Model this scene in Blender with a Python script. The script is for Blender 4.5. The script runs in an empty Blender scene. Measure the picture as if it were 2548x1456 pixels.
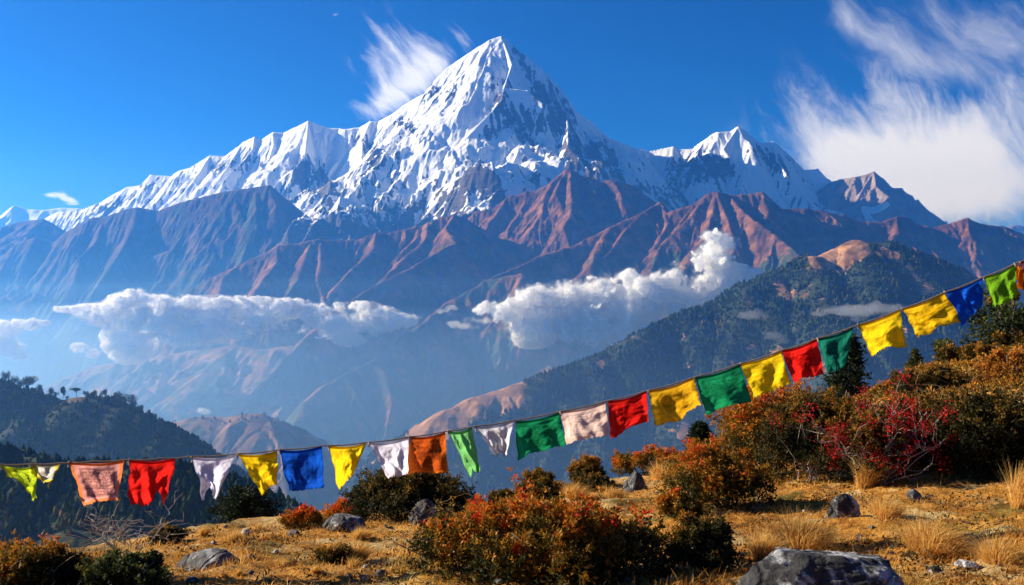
import bpy, math, random
import numpy as np
from mathutils import Vector, Matrix
C = bpy.context.scene
COL = C.collection

# ---------------------------------------------------------------- camera, sky, sun, exposure
cam_d = bpy.data.cameras.new("camera"); cam = bpy.data.objects.new("camera", cam_d); COL.objects.link(cam)
FPX, CX, CY = 2207.0, 1274.0, 728.0            # design picture: 2548 x 1456
cam_d.sensor_width = 36.0; cam_d.lens = 36.0 * FPX / 2548.0
cam_d.clip_start = 0.1; cam_d.clip_end = 200000.0
cam.location = (0, 0, 0); cam.rotation_euler = (math.radians(90), 0, 0)
C.camera = cam

SUN_AZ, SUN_EL = math.radians(-74), math.radians(25)      # azimuth from +Y (view direction) towards +X
SUN_DIR = Vector((math.sin(SUN_AZ) * math.cos(SUN_EL), math.cos(SUN_AZ) * math.cos(SUN_EL), math.sin(SUN_EL)))
w = bpy.data.worlds.new("World"); C.world = w; w.use_nodes = True
nt = w.node_tree; nt.nodes.clear()
wo = nt.nodes.new("ShaderNodeOutputWorld"); bg = nt.nodes.new("ShaderNodeBackground")
sky = nt.nodes.new("ShaderNodeTexSky"); sky.sky_type = 'NISHITA'; sky.sun_disc = False
sky.sun_elevation = SUN_EL; sky.sun_rotation = SUN_AZ      # 0 = +Y, clockwise seen from above
sky.altitude = 4200; sky.air_density = 1.0; sky.dust_density = 1.0; sky.ozone_density = 4.0
bg.inputs[1].default_value = 0.05
hs = nt.nodes.new("ShaderNodeHueSaturation"); hs.inputs["Hue"].default_value = 0.512; hs.inputs["Value"].default_value = 0.84; hs.inputs["Saturation"].default_value = 1.36
nt.links.new(sky.outputs[0], hs.inputs["Color"])
# high ice clouds of the sky: streaked noise laid out by world direction (u = x/y, v = z/y, a flat sky plane ahead)
def wn(t, **kw):
    nd = nt.nodes.new("ShaderNode" + t)
    for k, v in kw.items(): setattr(nd, k, v)
    return nd
def wl(inp, v):
    if isinstance(v, bpy.types.NodeSocket): nt.links.new(v, inp)
    else: inp.default_value = v
def wm(op, a, b=0., c=0., clamp=False):
    nd = wn("Math", operation=op, use_clamp=clamp); wl(nd.inputs[0], a); wl(nd.inputs[1], b); wl(nd.inputs[2], c); return nd.outputs[0]
sep = wn("SeparateXYZ"); nt.links.new(wn("TexCoord").outputs["Generated"], sep.inputs[0])
ys = wm('MAXIMUM', sep.outputs[1], .02)
PX = wm('MULTIPLY_ADD', wm('DIVIDE', sep.outputs[0], ys), 2.207, 1.274)        # thousands of picture units
PY = wm('MULTIPLY_ADD', wm('DIVIDE', sep.outputs[2], ys), -2.207, .728)
cmb = wn("CombineXYZ"); nt.links.new(PX, cmb.inputs[0]); nt.links.new(PY, cmb.inputs[1])
UV = cmb.outputs[0]
def wnoise(vec, scale, detail, rough, dist=0., seed=0.):
    nd = wn("TexNoise", noise_dimensions='4D'); wl(nd.inputs["Vector"], vec)
    for k, v in (("W", seed), ("Scale", scale), ("Detail", detail), ("Roughness", rough), ("Distortion", dist)): nd.inputs[k].default_value = v
    return nd.outputs
# slow bending of the streaks
wv = wn("VectorMath", operation='SUBTRACT'); wl(wv.inputs[0], wnoise(UV, 3.2, 4, .55, 0, 3.3)[1]); wv.inputs[1].default_value = (.5, .5, .5)
ws = wn("VectorMath", operation='SCALE'); wl(ws.inputs[0], wv.outputs[0]); ws.inputs["Scale"].default_value = .16
wa = wn("VectorMath", operation='ADD'); wl(wa.inputs[0], UV); wl(wa.inputs[1], ws.outputs[0]); UVW = wa.outputs[0]
def streak(ang, fx, fy, seed, detail=7, rough=.62, vec=None):
    """noise drawn out along the picture direction ang (degrees, y down)"""
    m1 = wn("Mapping"); wl(m1.inputs[0], vec or UVW); m1.inputs["Rotation"].default_value = (0, 0, -math.radians(ang))
    m2 = wn("Mapping"); wl(m2.inputs[0], m1.outputs[0]); m2.inputs["Scale"].default_value = (fx, fy, 1)
    return wnoise(m2.outputs[0], 1., detail, rough, .3, seed)[0]
def blob(cx, cy, rx, ry, ang=0., amp=1., vec=None):
    m0 = wn("VectorMath", operation='SUBTRACT'); wl(m0.inputs[0], vec or UVW); m0.inputs[1].default_value = (cx, cy, 0)
    m1 = wn("Mapping"); wl(m1.inputs[0], m0.outputs[0]); m1.inputs["Rotation"].default_value = (0, 0, -math.radians(ang))
    m2 = wn("Mapping"); wl(m2.inputs[0], m1.outputs[0]); m2.inputs["Scale"].default_value = (1 / rx, 1 / ry, 1)
    ln = wn("VectorMath", operation='LENGTH'); wl(ln.inputs[0], m2.outputs[0])
    return wm('MULTIPLY', wm('EXPONENT', wm('MULTIPLY', wm('MULTIPLY', ln.outputs["Value"], ln.outputs["Value"]), -1.)), amp)
def addall(l):
    r = l[0]
    for x in l[1:]: r = wm('ADD', r, x)
    return r
def shape(env, noise, a, lo, hi, gain=1.):
    """density: envelope roughened by noise, then a soft threshold"""
    v = wm('ADD', env, wm('MULTIPLY', wm('SUBTRACT', noise, .5), a))
    mr = wn("MapRange", interpolation_type='SMOOTHSTEP'); wl(mr.inputs[0], v)
    for i, x in enumerate((lo, hi, 0., gain)): mr.inputs[i + 1].default_value = x
    return wm('MULTIPLY', mr.outputs[0], wm('MULTIPLY', env, 3., clamp=True))
dens = []
# big cloud on the right
env = addall([blob(2.31, .41, .27, .12, -14, 1.35), blob(2.20, .43, .24, .09, 10, .72), blob(2.46, .47, .26, .09, 0, .62), blob(2.08, .33, .15, .14, 62, .5), blob(2.50, .27, .14, .07, -35, .55),
              blob(2.25, .23, .10, .09, 50, .45), blob(2.02, .30, .10, .035, 70, .28)])
dens.append(shape(env, streak(62, 3.4, 10, 1.1, 11, .72), 2.9, .12, 1.5))
env = addall([blob(2.50, .06, .22, .10, 20, .75), blob(2.20, .09, .16, .06, 35, .62), blob(2.36, .16, .18, .06, 12, .5), blob(2.09, .04, .05, .03, 50, .5)])
dens.append(shape(env, streak(38, 3.0, 9, 4.7, 11, .70), 2.2, .15, 1.6, .75))
# snow plume left of the summit
env = addall([blob(.965, .262, .075, .034, -38, 1.15), blob(1.03, .20, .10, .05, -40, .72), blob(.985, .155, .11, .045, 40, .55), blob(1.04, .125, .085, .022, 52, .62), blob(.93, .185, .075, .045, 25, .5), blob(1.06, .20, .07, .05, -40, .42), blob(.95, .12, .05, .04, 40, .3), blob(.885, .275, .03, .012, 40, .5)])
dens.append(shape(env, streak(46, 6.0, 26, 9.1, 11, .70), 3.4, .16, 1.75))
env = addall([blob(1.135, .10, .055, .018, 50, .62), blob(1.16, .125, .03, .02, 50, .4)])
dens.append(shape(env, streak(50, 7.0, 45, 2.9, 8, .65), 2.6, .25, 1.5, .7))
# small cloud scraps
env = addall([blob(.165, .483, .035, .016, 20, 1.0), blob(.125, .481, .03, .008, 5, .7), blob(.185, .497, .028, .009, 10, .8), blob(.18, .508, .04, .005, -4, .5)])
dens.append(shape(env, streak(15, 18, 40, 5.5, 8, .65, vec=UV), 3.0, .40, 1.2))
env = blob(.828, .055, .016, .006, 10, .8)
dens.append(shape(env, streak(20, 30, 80, 6.5, vec=UV), 1.4, .4, 1.2, .45))
D = addall(dens); D = wm('MINIMUM', D, 1.0)
D = wm('MULTIPLY', D, wm('GREATER_THAN', sep.outputs[1], .05))
mixc = wn("Mix", data_type='RGBA'); wl(mixc.inputs[0], D); nt.links.new(hs.outputs[0], mixc.inputs[6]); mixc.inputs[7].default_value = (9.6, 9.6, 9.9, 1)
nt.links.new(mixc.outputs[2], bg.inputs[0]); nt.links.new(bg.outputs[0], wo.inputs[0])
sd = bpy.data.lights.new("sun", 'SUN'); sun = bpy.data.objects.new("sun", sd); COL.objects.link(sun)
sd.energy = 5.0; sd.angle = math.radians(0.5); sd.color = (1.0, 0.93, 0.82)
sun.rotation_euler = SUN_DIR.to_track_quat('Z', 'Y').to_euler()
sun.location = (-50, 20, 60)
C.view_settings.view_transform = 'Standard'; C.view_settings.look = 'None'
C.view_settings.exposure = 1.1; C.view_settings.gamma = 1.0
C.render.film_transparent = False
C.cycles.max_bounces = 14; C.cycles.diffuse_bounces = 6; C.cycles.transparent_max_bounces = 24; C.cycles.volume_bounces = 10
C.cycles.sample_clamp_indirect = 4.0
# ---------------------------------------------------------------- helpers
f32 = np.float32
def W(px, py, D):
    """a point of the design picture at depth D (metres along +Y)"""
    return ((px - CX) / FPX * D, D, (CY - py) / FPX * D)

def _hash(ix, iy, seed):
    h = (ix.astype(np.uint32) * np.uint32(374761393) + iy.astype(np.uint32) * np.uint32(668265263) + np.uint32((seed * 974634777) & 0xffffffff))
    h = (h ^ (h >> np.uint32(13))) * np.uint32(1274126177)
    h = h ^ (h >> np.uint32(16))
    return h
def _h01(h): return (h & np.uint32(0xffff)).astype(f32) / f32(65535)

def perlin2(x, y, seed=0):
    x = np.asarray(x, f32); y = np.asarray(y, f32)
    xi = np.floor(x); yi = np.floor(y); fx = x - xi; fy = y - yi
    xi = xi.astype(np.int32); yi = yi.astype(np.int32)
    u = fx * fx * fx * (fx * (fx * 6 - 15) + 10); v = fy * fy * fy * (fy * (fy * 6 - 15) + 10)
    def g(ox, oy):
        a = _h01(_hash(xi + ox, yi + oy, seed)) * f32(2 * math.pi)
        return np.cos(a) * (fx - ox) + np.sin(a) * (fy - oy)
    n0 = g(0, 0); n1 = g(1, 0); a = n0 + u * (n1 - n0)
    n2 = g(0, 1); n3 = g(1, 1); b = n2 + u * (n3 - n2)
    return (a + v * (b - a)) * f32(1.5)
def fbm2(x, y, seed=0, octs=4, gain=.5, lac=2.03):
    s = 0; a = 1.0; t = 0
    for o in range(octs):
        s = s + a * perlin2(x, y, seed + o * 17); t += a; a *= gain; x = x * lac + 11.3; y = y * lac - 7.7
    return s / t
def ridged2(x, y, seed=0, octs=4, gain=.5):
    s = 0; a = 1.0; t = 0
    for o in range(octs):
        s = s + a * (1 - 2 * np.abs(perlin2(x, y, seed + o * 17))); t += a; a *= gain; x = x * 2.03 + 5.1; y = y * 2.03 - 3.7
    return s / t
def perlin3(x, y, z, seed=0):
    x = np.asarray(x, f32); y = np.asarray(y, f32); z = np.asarray(z, f32)
    xi = np.floor(x); yi = np.floor(y); zi = np.floor(z); fx = x - xi; fy = y - yi; fz = z - zi
    xi = xi.astype(np.int32); yi = yi.astype(np.int32); zi = zi.astype(np.int32)
    s = lambda t: t * t * t * (t * (t * 6 - 15) + 10)
    u, v, q = s(fx), s(fy), s(fz)
    def g(ox, oy, oz):
        h = _hash(xi + ox, yi + oy, seed + 0); h = _hash(h, (zi + oz), seed + 101)
        a = _h01(h) * f32(2 * math.pi); c = _h01(h >> np.uint32(16)) * 2 - 1; r = np.sqrt(np.maximum(0, 1 - c * c))
        return r * np.cos(a) * (fx - ox) + r * np.sin(a) * (fy - oy) + c * (fz - oz)
    def l(a, b, t): return a + t * (b - a)
    a = l(l(g(0,0,0), g(1,0,0), u), l(g(0,1,0), g(1,1,0), u), v)
    b = l(l(g(0,0,1), g(1,0,1), u), l(g(0,1,1), g(1,1,1), u), v)
    return l(a, b, q) * f32(1.5)
def fbm3(x, y, z, seed=0, octs=4, gain=.5):
    s = 0; a = 1.0; t = 0
    for o in range(octs):
        s = s + a * perlin3(x, y, z, seed + o * 17); t += a; a *= gain; x = x * 2.03 + 3.1; y = y * 2.03 - 1.7; z = z * 2.03 + 8.3
    return s / t
def sstep(a, b, x):
    t = np.clip((x - a) / (b - a), 0, 1); return t * t * (3 - 2 * t)

def gullies(H, GX, GY, X, Y, size, amp, octs=4, seed=1, gain=.5, detail=1.0, sharp=1, mask=None, fade=None):
    """branching erosion gullies that run down the slope; returns new height and the last gully wave"""
    f = 1.0 / size; c_last = None; tot = np.zeros_like(H)
    for o in range(octs):
        m = np.sqrt(GX * GX + GY * GY) + 1e-4
        sx, sy = -GY / m, GX / m
        px, py = X * f, Y * f
        ix = np.floor(px); iy = np.floor(py); fx = px - ix; fy = py - iy
        ix = ix.astype(np.int32); iy = iy.astype(np.int32)
        cs = np.zeros_like(H); sn = np.zeros_like(H); ws = np.zeros_like(H)
        for i in range(-1, 3):
            for j in range(-1, 3):
                h = _hash(ix + i, iy + j, seed + o * 31)
                ox = (_h01(h) - .5) * f32(.9); oy = (_h01(h >> np.uint32(16)) - .5) * f32(.9)
                vx = fx - i - ox; vy = fy - j - oy
                d2 = vx * vx + vy * vy
                wgt = np.maximum(np.exp(-2.0 * d2) - f32(.0111), 0)
                ph = (vx * sx + vy * sy) * f32(2 * math.pi * .75)
                cs += np.cos(ph) * wgt; sn += np.sin(ph) * wgt; ws += wgt
        cs /= ws; sn /= ws
        mag = np.sqrt(cs * cs + sn * sn); k = 1.0 / np.maximum(mag, .35)
        cs *= k; sn *= k
        st = np.clip(m * 1.2, 0, 1)
        a = amp * st
        if mask is not None: a = a * mask
        cs = np.clip(cs, -1, 1)
        if sharp == 1: wv = f32(2 / math.pi) * np.arcsin(cs)
        elif sharp == 2: wv = 1 - 2 * np.sqrt(np.maximum(0, (1 - cs) * .5))
        else: wv = cs
        tot += a * wv
        d = -sn * a * f32(2 * math.pi * .75) * f * detail
        GX = GX + d * sx; GY = GY + d * sy
        if c_last is None: c_last = wv
        amp *= gain; f *= 2.0
    return H + tot, c_last

def grid_mesh(name, X, Y, Z, keep=None, attrs=None, mat=None):
    """height field (ny,nx) to ONE mesh object"""
    ny, nx = X.shape
    co = np.stack([X, Y, Z], -1).reshape(-1, 3).astype(f32)
    idx = np.arange(ny * nx).reshape(ny, nx)
    q = np.stack([idx[:-1, :-1], idx[:-1, 1:], idx[1:, 1:], idx[1:, :-1]], -1).reshape(-1, 4)
    if keep is not None:
        kf = (keep[:-1, :-1] | keep[:-1, 1:] | keep[1:, 1:] | keep[1:, :-1]).reshape(-1); q = q[kf]
        used = np.zeros(ny * nx, bool); used[q.reshape(-1)] = True
        remap = np.cumsum(used) - 1; co = co[used]; q = remap[q]
    else: used = slice(None)
    me = raw_mesh(name, co, q)
    if attrs:
        for k, v in attrs.items(): set_attr(me, k, v.reshape(-1)[used])
    return link(name, me, mat)
def raw_mesh(name, co, faces, smooth=True):
    me = bpy.data.meshes.new(name)
    n = faces.shape[1]
    me.vertices.add(len(co)); me.vertices.foreach_set("co", np.ascontiguousarray(co, f32).reshape(-1))
    me.loops.add(faces.size); me.loops.foreach_set("vertex_index", np.ascontiguousarray(faces, np.int32).reshape(-1))
    me.polygons.add(len(faces))
    me.polygons.foreach_set("loop_start", np.arange(0, faces.size, n, dtype=np.int32))
    me.polygons.foreach_set("use_smooth", np.full(len(faces), smooth))
    me.update(calc_edges=True)
    return me
def set_attr(me, k, v):
    v = np.ascontiguousarray(v, f32)
    if v.ndim == 2:
        a = me.attributes.new(k, 'FLOAT_VECTOR', 'POINT'); a.data.foreach_set("vector", v.reshape(-1))
    else:
        a = me.attributes.new(k, 'FLOAT', 'POINT'); a.data.foreach_set("value", v)
def link(name, me, mat=None, parent=None):
    o = bpy.data.objects.new(name, me); COL.objects.link(o)
    if mat is not None and me is not None: me.materials.append(mat)
    if parent is not None: o.parent = parent
    return o
def tag(o, label=None, cat=None, group=None, kind=None):
    if label: o['label'] = label
    if cat: o['category'] = cat
    if group: o['group'] = group
    if kind: o['kind'] = kind
    return o
def empty(name, loc=(0, 0, 0), rz=0):
    o = bpy.data.objects.new(name, None); COL.objects.link(o); o.location = loc; o.rotation_euler = (0, 0, rz); o.empty_display_size = .1
    return o

# node shorthand
class N:
    def __init__(s, name, disp=False):
        s.m = bpy.data.materials.new(name); s.m.use_nodes = True; s.t = s.m.node_tree; s.t.nodes.clear()
        s.out = s.t.nodes.new("ShaderNodeOutputMaterial")
    def n(s, typ, **kw):
        nd = s.t.nodes.new("ShaderNode" + typ)
        for k, v in kw.items():
            if k.startswith("i_"):
                key = k[2:]; key = int(key) if key.isdigit() else key.replace("_", " ")
                s.set(nd.inputs[key], v)
            else: setattr(nd, k, v)
        return nd
    def set(s, inp, v):
        if isinstance(v, bpy.types.NodeSocket): s.t.links.new(v, inp)
        elif isinstance(v, bpy.types.Node): s.t.links.new(v.outputs[0], inp)
        else:
            if hasattr(inp.default_value, "__len__") and not hasattr(v, "__len__"): v = (v,) * len(inp.default_value)
            if hasattr(inp.default_value, "__len__") and len(inp.default_value) == 4 and len(v) == 3: v = (*v, 1)
            inp.default_value = v
    def math(s, op, a, b=0.0, c=0.0, clamp=False):
        nd = s.t.nodes.new("ShaderNodeMath"); nd.operation = op; nd.use_clamp = clamp
        s.set(nd.inputs[0], a); s.set(nd.inputs[1], b)
        if op in ('MULTIPLY_ADD',): s.set(nd.inputs[2], c)
        return nd.outputs[0]
    def mix(s, f, a, b, bt='MIX'):
        nd = s.t.nodes.new("ShaderNodeMix"); nd.data_type = 'RGBA'; nd.blend_type = bt
        s.set(nd.inputs[0], f); s.set(nd.inputs[6], a); s.set(nd.inputs[7], b)
        return nd.outputs[2]
    def attr(s, name): return s.n("Attribute", attribute_name=name)
    def ramp(s, f, stops, interp='LINEAR'):
        nd = s.t.nodes.new("ShaderNodeValToRGB"); s.set(nd.inputs[0], f); e = nd.color_ramp.elements; nd.color_ramp.interpolation = interp
        while len(e) < len(stops): e.new(.5)
        for el, (p, c) in zip(e, stops): el.position = p; el.color = (*c, 1) if len(c) == 3 else c
        return nd.outputs[0]
    def maprange(s, v, a, b, c=0., d=1., smooth=True):
        nd = s.t.nodes.new("ShaderNodeMapRange"); nd.interpolation_type = 'SMOOTHSTEP' if smooth else 'LINEAR'
        for i, x in enumerate((v, a, b, c, d)): s.set(nd.inputs[i], x)
        return nd.outputs[0]
    def noise(s, vec, scale, detail=4, rough=.55, dist=0.):
        return s.n("TexNoise", i_Vector=vec, i_Scale=scale, i_Detail=detail, i_Roughness=rough, i_Distortion=dist)
    def pos(s): return s.n("NewGeometry").outputs[0]
    def obj(s): return s.n("TexCoord").outputs[3]
    def surf(s, sh): s.t.links.new(sh.outputs[0] if isinstance(sh, bpy.types.Node) else sh, s.out.inputs[0]); return s.m
    def vol(s, sh): s.t.links.new(sh.outputs[0], s.out.inputs[1]); return s.m
# ---------------------------------------------------------------- mountains and hills
def chain(p0, pts, s):
    """ridge line going down towards the viewer side with slope s; p0=(px,py,D) in metres"""
    out = [p0]
    for px, py in pts:
        x0, y0, z0 = W(*out[-1]); D0 = out[-1][2]
        def g(D):
            x, y, z = W(px, py, D); return (z0 - z) - s * math.hypot(x - x0, y - y0)
        if g(D0) <= 0: out.append((px, py, D0 * .9995)); continue
        lo, hi = D0 * .3, D0
        for _ in range(40):
            m = .5 * (lo + hi)
            if g(m) > 0: hi = m
            else: lo = m
        out.append((px, py, hi))
    return out

def skeleton(X, Y, ridges, k, floor, L=4000., kvar=None, rnd=0.):
    H = np.full(X.shape, -1e9, f32); DD = np.full(X.shape, 1e9, f32); U = np.zeros(X.shape, f32); DM = np.zeros(X.shape, f32)
    for ri, r in enumerate(ridges):
        arc = ri * 7919.0
        kk = k
        if isinstance(r, tuple): r, kk = r
        P = [W(*p) for p in r]
        for a, b in zip(P[:-1], P[1:]):
            dx, dy = b[0] - a[0], b[1] - a[1]; l2 = dx * dx + dy * dy + 1e-6
            t = np.clip(((X - a[0]) * dx + (Y - a[1]) * dy) / l2, 0, 1)
            d = np.hypot(X - (a[0] + t * dx), Y - (a[1] + t * dy))
            kq = kk if kvar is None else kk * kvar
            if rnd: d = np.sqrt(d * d + rnd * rnd) - rnd
            h = a[2] + t * (b[2] - a[2]) - kq * d / (1 + d / L)
            b_ = h > H; ln = math.sqrt(l2); side = np.sign((X - a[0]) * dy - (Y - a[1]) * dx)
            U = np.where(b_, arc + t * ln + side * 3333.0, U); DM = np.where(b_, d, DM); arc += ln
            np.maximum(H, h, out=H); np.minimum(DD, d, out=DD)
    return H, DD, U.astype(f32), DM.astype(f32)

def build_range(name, ridges, x0, x1, y0, y1, cell, k, floor, gl=(), seed=0, kv=.25, L=5000., jag=0., jagf=1/400., rough=0., attr_fn=None, mat=None, celly=None, warp=0., back=0., rnd=0., flutes=()):
    nx = int((x1 - x0) / cell) + 1; ny = int((y1 - y0) / (celly or cell)) + 1
    X, Y = np.meshgrid(np.linspace(x0, x1, nx, dtype=f32), np.linspace(y0, y1, ny, dtype=f32))
    ext = max(abs(x1 - x0), abs(y1 - y0)); S = L * .5
    kvar = (1 + kv * fbm2(X / (S * .35), Y / (S * .35), seed + 3, 4)).astype(f32)
    Xw, Yw = X, Y
    if warp:
        Xw = X + warp * fbm2(X / (warp * 6), Y / (warp * 6), seed + 41, 4); Yw = Y + warp * fbm2(X / (warp * 6), Y / (warp * 6), seed + 57, 4)
    H, DD, U, DM = skeleton(Xw, Yw, ridges, k, floor, L, kvar, rnd)
    FLU = np.zeros_like(H)
    for fi, (wl, amp) in enumerate(flutes):
        # ribs and runnels that run straight down from the crest, wandering a little
        u = U / wl + (.16 + .10 * DM / (DM + 4 * wl)) * 3 * fbm2(X / (wl * 3.5), Y / (wl * 3.5), seed + 60 + fi, 3)
        wv = 1 - 2.2 * np.abs(perlin2(u, np.full_like(u, .37) + DM / (wl * 14), seed + 70 + fi))
        env = sstep(.15 * wl, 2.2 * wl, DM) * (.45 + .9 * sstep(-.3, .4, fbm2(X / (wl * 7), Y / (wl * 7), seed + 80 + fi, 3)))
        H = H + amp * wv * env; FLU = FLU + wv * env / (1 + fi)
    cx = (x1 - x0) / (nx - 1); cy = (y1 - y0) / (ny - 1)
    lastw = np.zeros_like(H)
    for (size, amp, octs, sharp, fd) in gl:
        GY, GX = np.gradient(H, cy, cx)
        H, lastw = gullies(H, GX, GY, X, Y, size, amp, octs, seed + int(size), sharp=sharp, mask=sstep(0, fd, DD) * .85 + .15 if fd else None)
    if jag: H = H + jag * ridged2(X * jagf, Y * jagf, seed + 9, 4) * (1 - .6 * sstep(0, 900, DD))
    if rough: H = H + rough * fbm2(X / (cell * 9), Y / (cell * 9), seed + 5, 4, .6)
    H = np.maximum(H, floor).astype(f32)
    GY, GX = np.gradient(H, cy, cx)
    A = attr_fn(X, Y, H, GX, GY, DD, lastw * .5 + FLU * .5) if attr_fn else None
    keep = H > floor + 1
    o = grid_mesh(name, X, Y, H, keep, A, mat)
    return o, (X, Y, H)

def pic(X, Y, H): return CX + FPX * X / Y, CY - FPX * H / Y        # where the design view sees a point (used to lay out snow and rock)
def seg_mask(px, py, pts, w):
    m = np.zeros_like(px)
    for (ax, ay), (bx, by) in zip(pts[:-1], pts[1:]):
        dx, dy = bx - ax, by - ay; t = np.clip(((px - ax) * dx + (py - ay) * dy) / (dx * dx + dy * dy + 1e-6), 0, 1)
        d = np.hypot(px - ax - t * dx, py - ay - t * dy); m = np.maximum(m, 1 - d / w)
    return np.clip(m, 0, 1)

# --- materials of the terrain
def mat_snow_rock():
    n = N("snow and rock"); P = n.pos()
    s = n.attr("snow").outputs[2]
    nz = n.noise(n.n("Mapping", i_Vector=P, i_Scale=(1, 1, 2.2)), .011, 8, .62).outputs[0]
    nz2 = n.noise(P, .0022, 6, .6).outputs[0]
    v = n.math('ADD', s, n.math('MULTIPLY', n.math('SUBTRACT', nz, .5), .6))
    v = n.math('ADD', v, n.math('MULTIPLY', n.math('SUBTRACT', nz2, .5), .6))
    m = n.maprange(v, .46, .54)
    rock = n.ramp(n.noise(n.n("Mapping", i_Vector=P, i_Scale=(1, 1, 5)), .006, 7, .65).outputs[0], [(.3, (.035, .03, .028)), (.55, (.085, .07, .06)), (.75, (.19, .155, .125))])
    col = n.mix(m, rock, (.86, .87, .89))
    bmp = n.n("Bump", i_Strength=.55, i_Distance=40.0, i_Height=n.noise(P, .02, 7, .65).outputs[0])
    b = n.n("BsdfPrincipled", i_Base_Color=col, i_Roughness=.75, i_Normal=bmp); b.inputs["Specular IOR Level"].default_value = .15
    return n.surf(b)
def mat_brown(name, lo, mid, hi, sc=.006, snowy=False, bump=12., green=(.035, .05, .022)):
    n = N(name); P = n.pos()
    a = n.noise(P, sc, 8, .62).outputs[0]
    col = n.ramp(a, [(.32, lo), (.5, mid), (.7, hi)])
    veg = n.attr("veg").outputs[2]
    f = n.maprange(n.math('ADD', veg, n.math('MULTIPLY', n.math('SUBTRACT', n.noise(P, sc * 3, 7, .65).outputs[0], .5), 1.6)), .42, .58)
    col = n.mix(f, col, n.mix(n.noise(P, sc * 8, 4).outputs[0], green, tuple(c * 1.9 for c in green)))
    if snowy:
        s = n.attr("snow").outputs[2]
        f = n.maprange(n.math('ADD', s, n.math('MULTIPLY', n.math('SUBTRACT', n.noise(P, sc * 2.5, 7, .65).outputs[0], .5), 1.2)), .45, .55)
        col = n.mix(f, col, (.85, .86, .88))
    bmp = n.n("Bump", i_Strength=.6, i_Distance=bump, i_Height=n.noise(P, sc * 4, 8, .66).outputs[0])
    b = n.n("BsdfPrincipled", i_Base_Color=col, i_Roughness=.9, i_Normal=bmp); b.inputs["Specular IOR Level"].default_value = .1
    return n.surf(b)

M_SNOW = mat_snow_rock()
M_MID = mat_brown("reddish brown alpine slope", (.038, .021, .015), (.145, .062, .033), (.36, .160, .075), .005, True, 32.)
M_FAR = mat_brown("blue shadowed alpine slope", (.028, .020, .018), (.075, .045, .036), (.17, .10, .075), .005, True, 25.)  # shade of the left ridges put into a darker, less red colour
M_VAL = mat_brown("hazy valley slope", (.10, .055, .035), (.20, .11, .07), (.32, .19, .125), .005, False, 20.)
M_WOODHILL = mat_brown("wooded hill ground", (.10, .055, .03), (.30, .155, .075), (.62, .33, .155), .012, False, 8., (.022, .032, .016))
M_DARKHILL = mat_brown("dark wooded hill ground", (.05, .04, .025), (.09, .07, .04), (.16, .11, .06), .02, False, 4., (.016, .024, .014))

FL = -1700.0
K = 1000.0
# ===== the snow massif
crest = [(-260,640,18.5),(-60,590,18),(60,575,17.6),(122,540,17.3),(143,529,17.2),(200,522,17),(250,505,16.9),(280,487,16.8),(315,467,16.7),(350,462,16.6),(375,435,16.5),(425,439,16.4),(443,427,16.3),(475,417,16.2),(522,386,16.1),(560,389,16),(583,372,15.9),(605,352,15.8),(633,341,15.7),(650,348,15.7),(678,329,15.6),(705,331,15.6),(740,315,15.5),(767,301,15.4),(795,312,15.4),(820,320,15.4),(845,320,15.4),(860,322,15.3),(895,317,15.3),(920,301,15.2),(940,302,15.2),(975,285,15.1),(1025,250,15.1),(1070,225,15),(1080,205,15),(1090,190,15),(1115,165,15),(1150,142,15),(1185,120,15),(1220,100,15),(1248,91,15),(1262,100,15.02),(1290,135,15.1),(1312,162,15.1),(1330,185,15.15),(1346,200,15.15),(1364,230,15.2),(1389,250,15.2),(1411,255,15.25),(1439,280,15.3),(1474,305,15.3),(1494,325,15.3),(1519,345,15.3),(1539,352,15.3),(1574,367,15.3),(1614,376,15.3),(1674,364,15.2),(1684,372,15.2),(1724,371,15.1),(1749,352,15),(1784,330,15),(1814,330,15),(1837,315,15),(1857,327,15),(1879,345,14.95),(1894,357,14.95),(1924,352,14.9),(1939,362,14.9),(1959,385,14.8),(1984,415,14.8),(1999,424,14.8),(2034,420,14.8),(2049,440,14.8),(2069,452,14.7)]
crest = [(a, b, d * K) for a, b, d in crest]
def cp(px, py):
    return min(crest, key=lambda q: abs(q[0] - px) + .5 * abs(q[1] - py))
Zq = lambda L_: [(849 + a / 3, 61 + b / 3) for a, b in L_]
Lq = lambda L_: [(a * .372, 284.4 + b * .372) for a, b in L_]
S1 = chain(cp(1248, 91), Zq([(1240,200),(1275,300),(1215,470),(1200,560),(1110,670),(1000,780),(935,850),(930,950),(955,1050)]), .95)
S1b = chain(S1[-1], Zq([(870,1160),(790,1260),(680,1360),(560,1500)]), .75)
S1c = chain(S1[-1], Zq([(1060,1100),(1150,1200),(1230,1330)]), .8)
S2 = chain(S1[3], Zq([(1400,490),(1500,580),(1600,640),(1690,660),(1695,760),(1690,900),(1770,990),(1650,1090),(1500,1250)]), .8)
S3 = chain(cp(1080, 205), Zq([(600,590),(625,720),(645,830),(700,900),(740,1040),(610,1230)]), .85)
S4 = chain(cp(920, 301), Zq([(160,850),(150,1080),(310,1170)]), .95)
S4b = chain(cp(975, 285), Zq([(440,740),(560,830),(580,1000)]), .95)
S5 = chain(cp(767, 301), Lq([(2055,150),(2040,270),(1960,370),(1870,440),(1830,490)]), .85)
S5b = chain(S5[2], Lq([(2130,420),(2180,560),(2240,640)]), .9)
S6 = chain(cp(633, 341), Lq([(1690,230),(1640,300),(1560,380),(1500,450)]), .85)
S6b = chain(cp(678, 329), Lq([(1830,200),(1800,300),(1850,390)]), .95)
S7 = chain(cp(522, 386), Lq([(1340,380),(1300,440),(1380,540)]), .75)
S7b = chain(cp(375, 435), Lq([(1060,480),(1110,600)]), .8)
S7c = chain(cp(315, 467), Lq([(900,600),(960,640)]), .8)
S7d = chain(cp(605, 352), Lq([(1520,350),(1450,460)]), .9)
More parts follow.
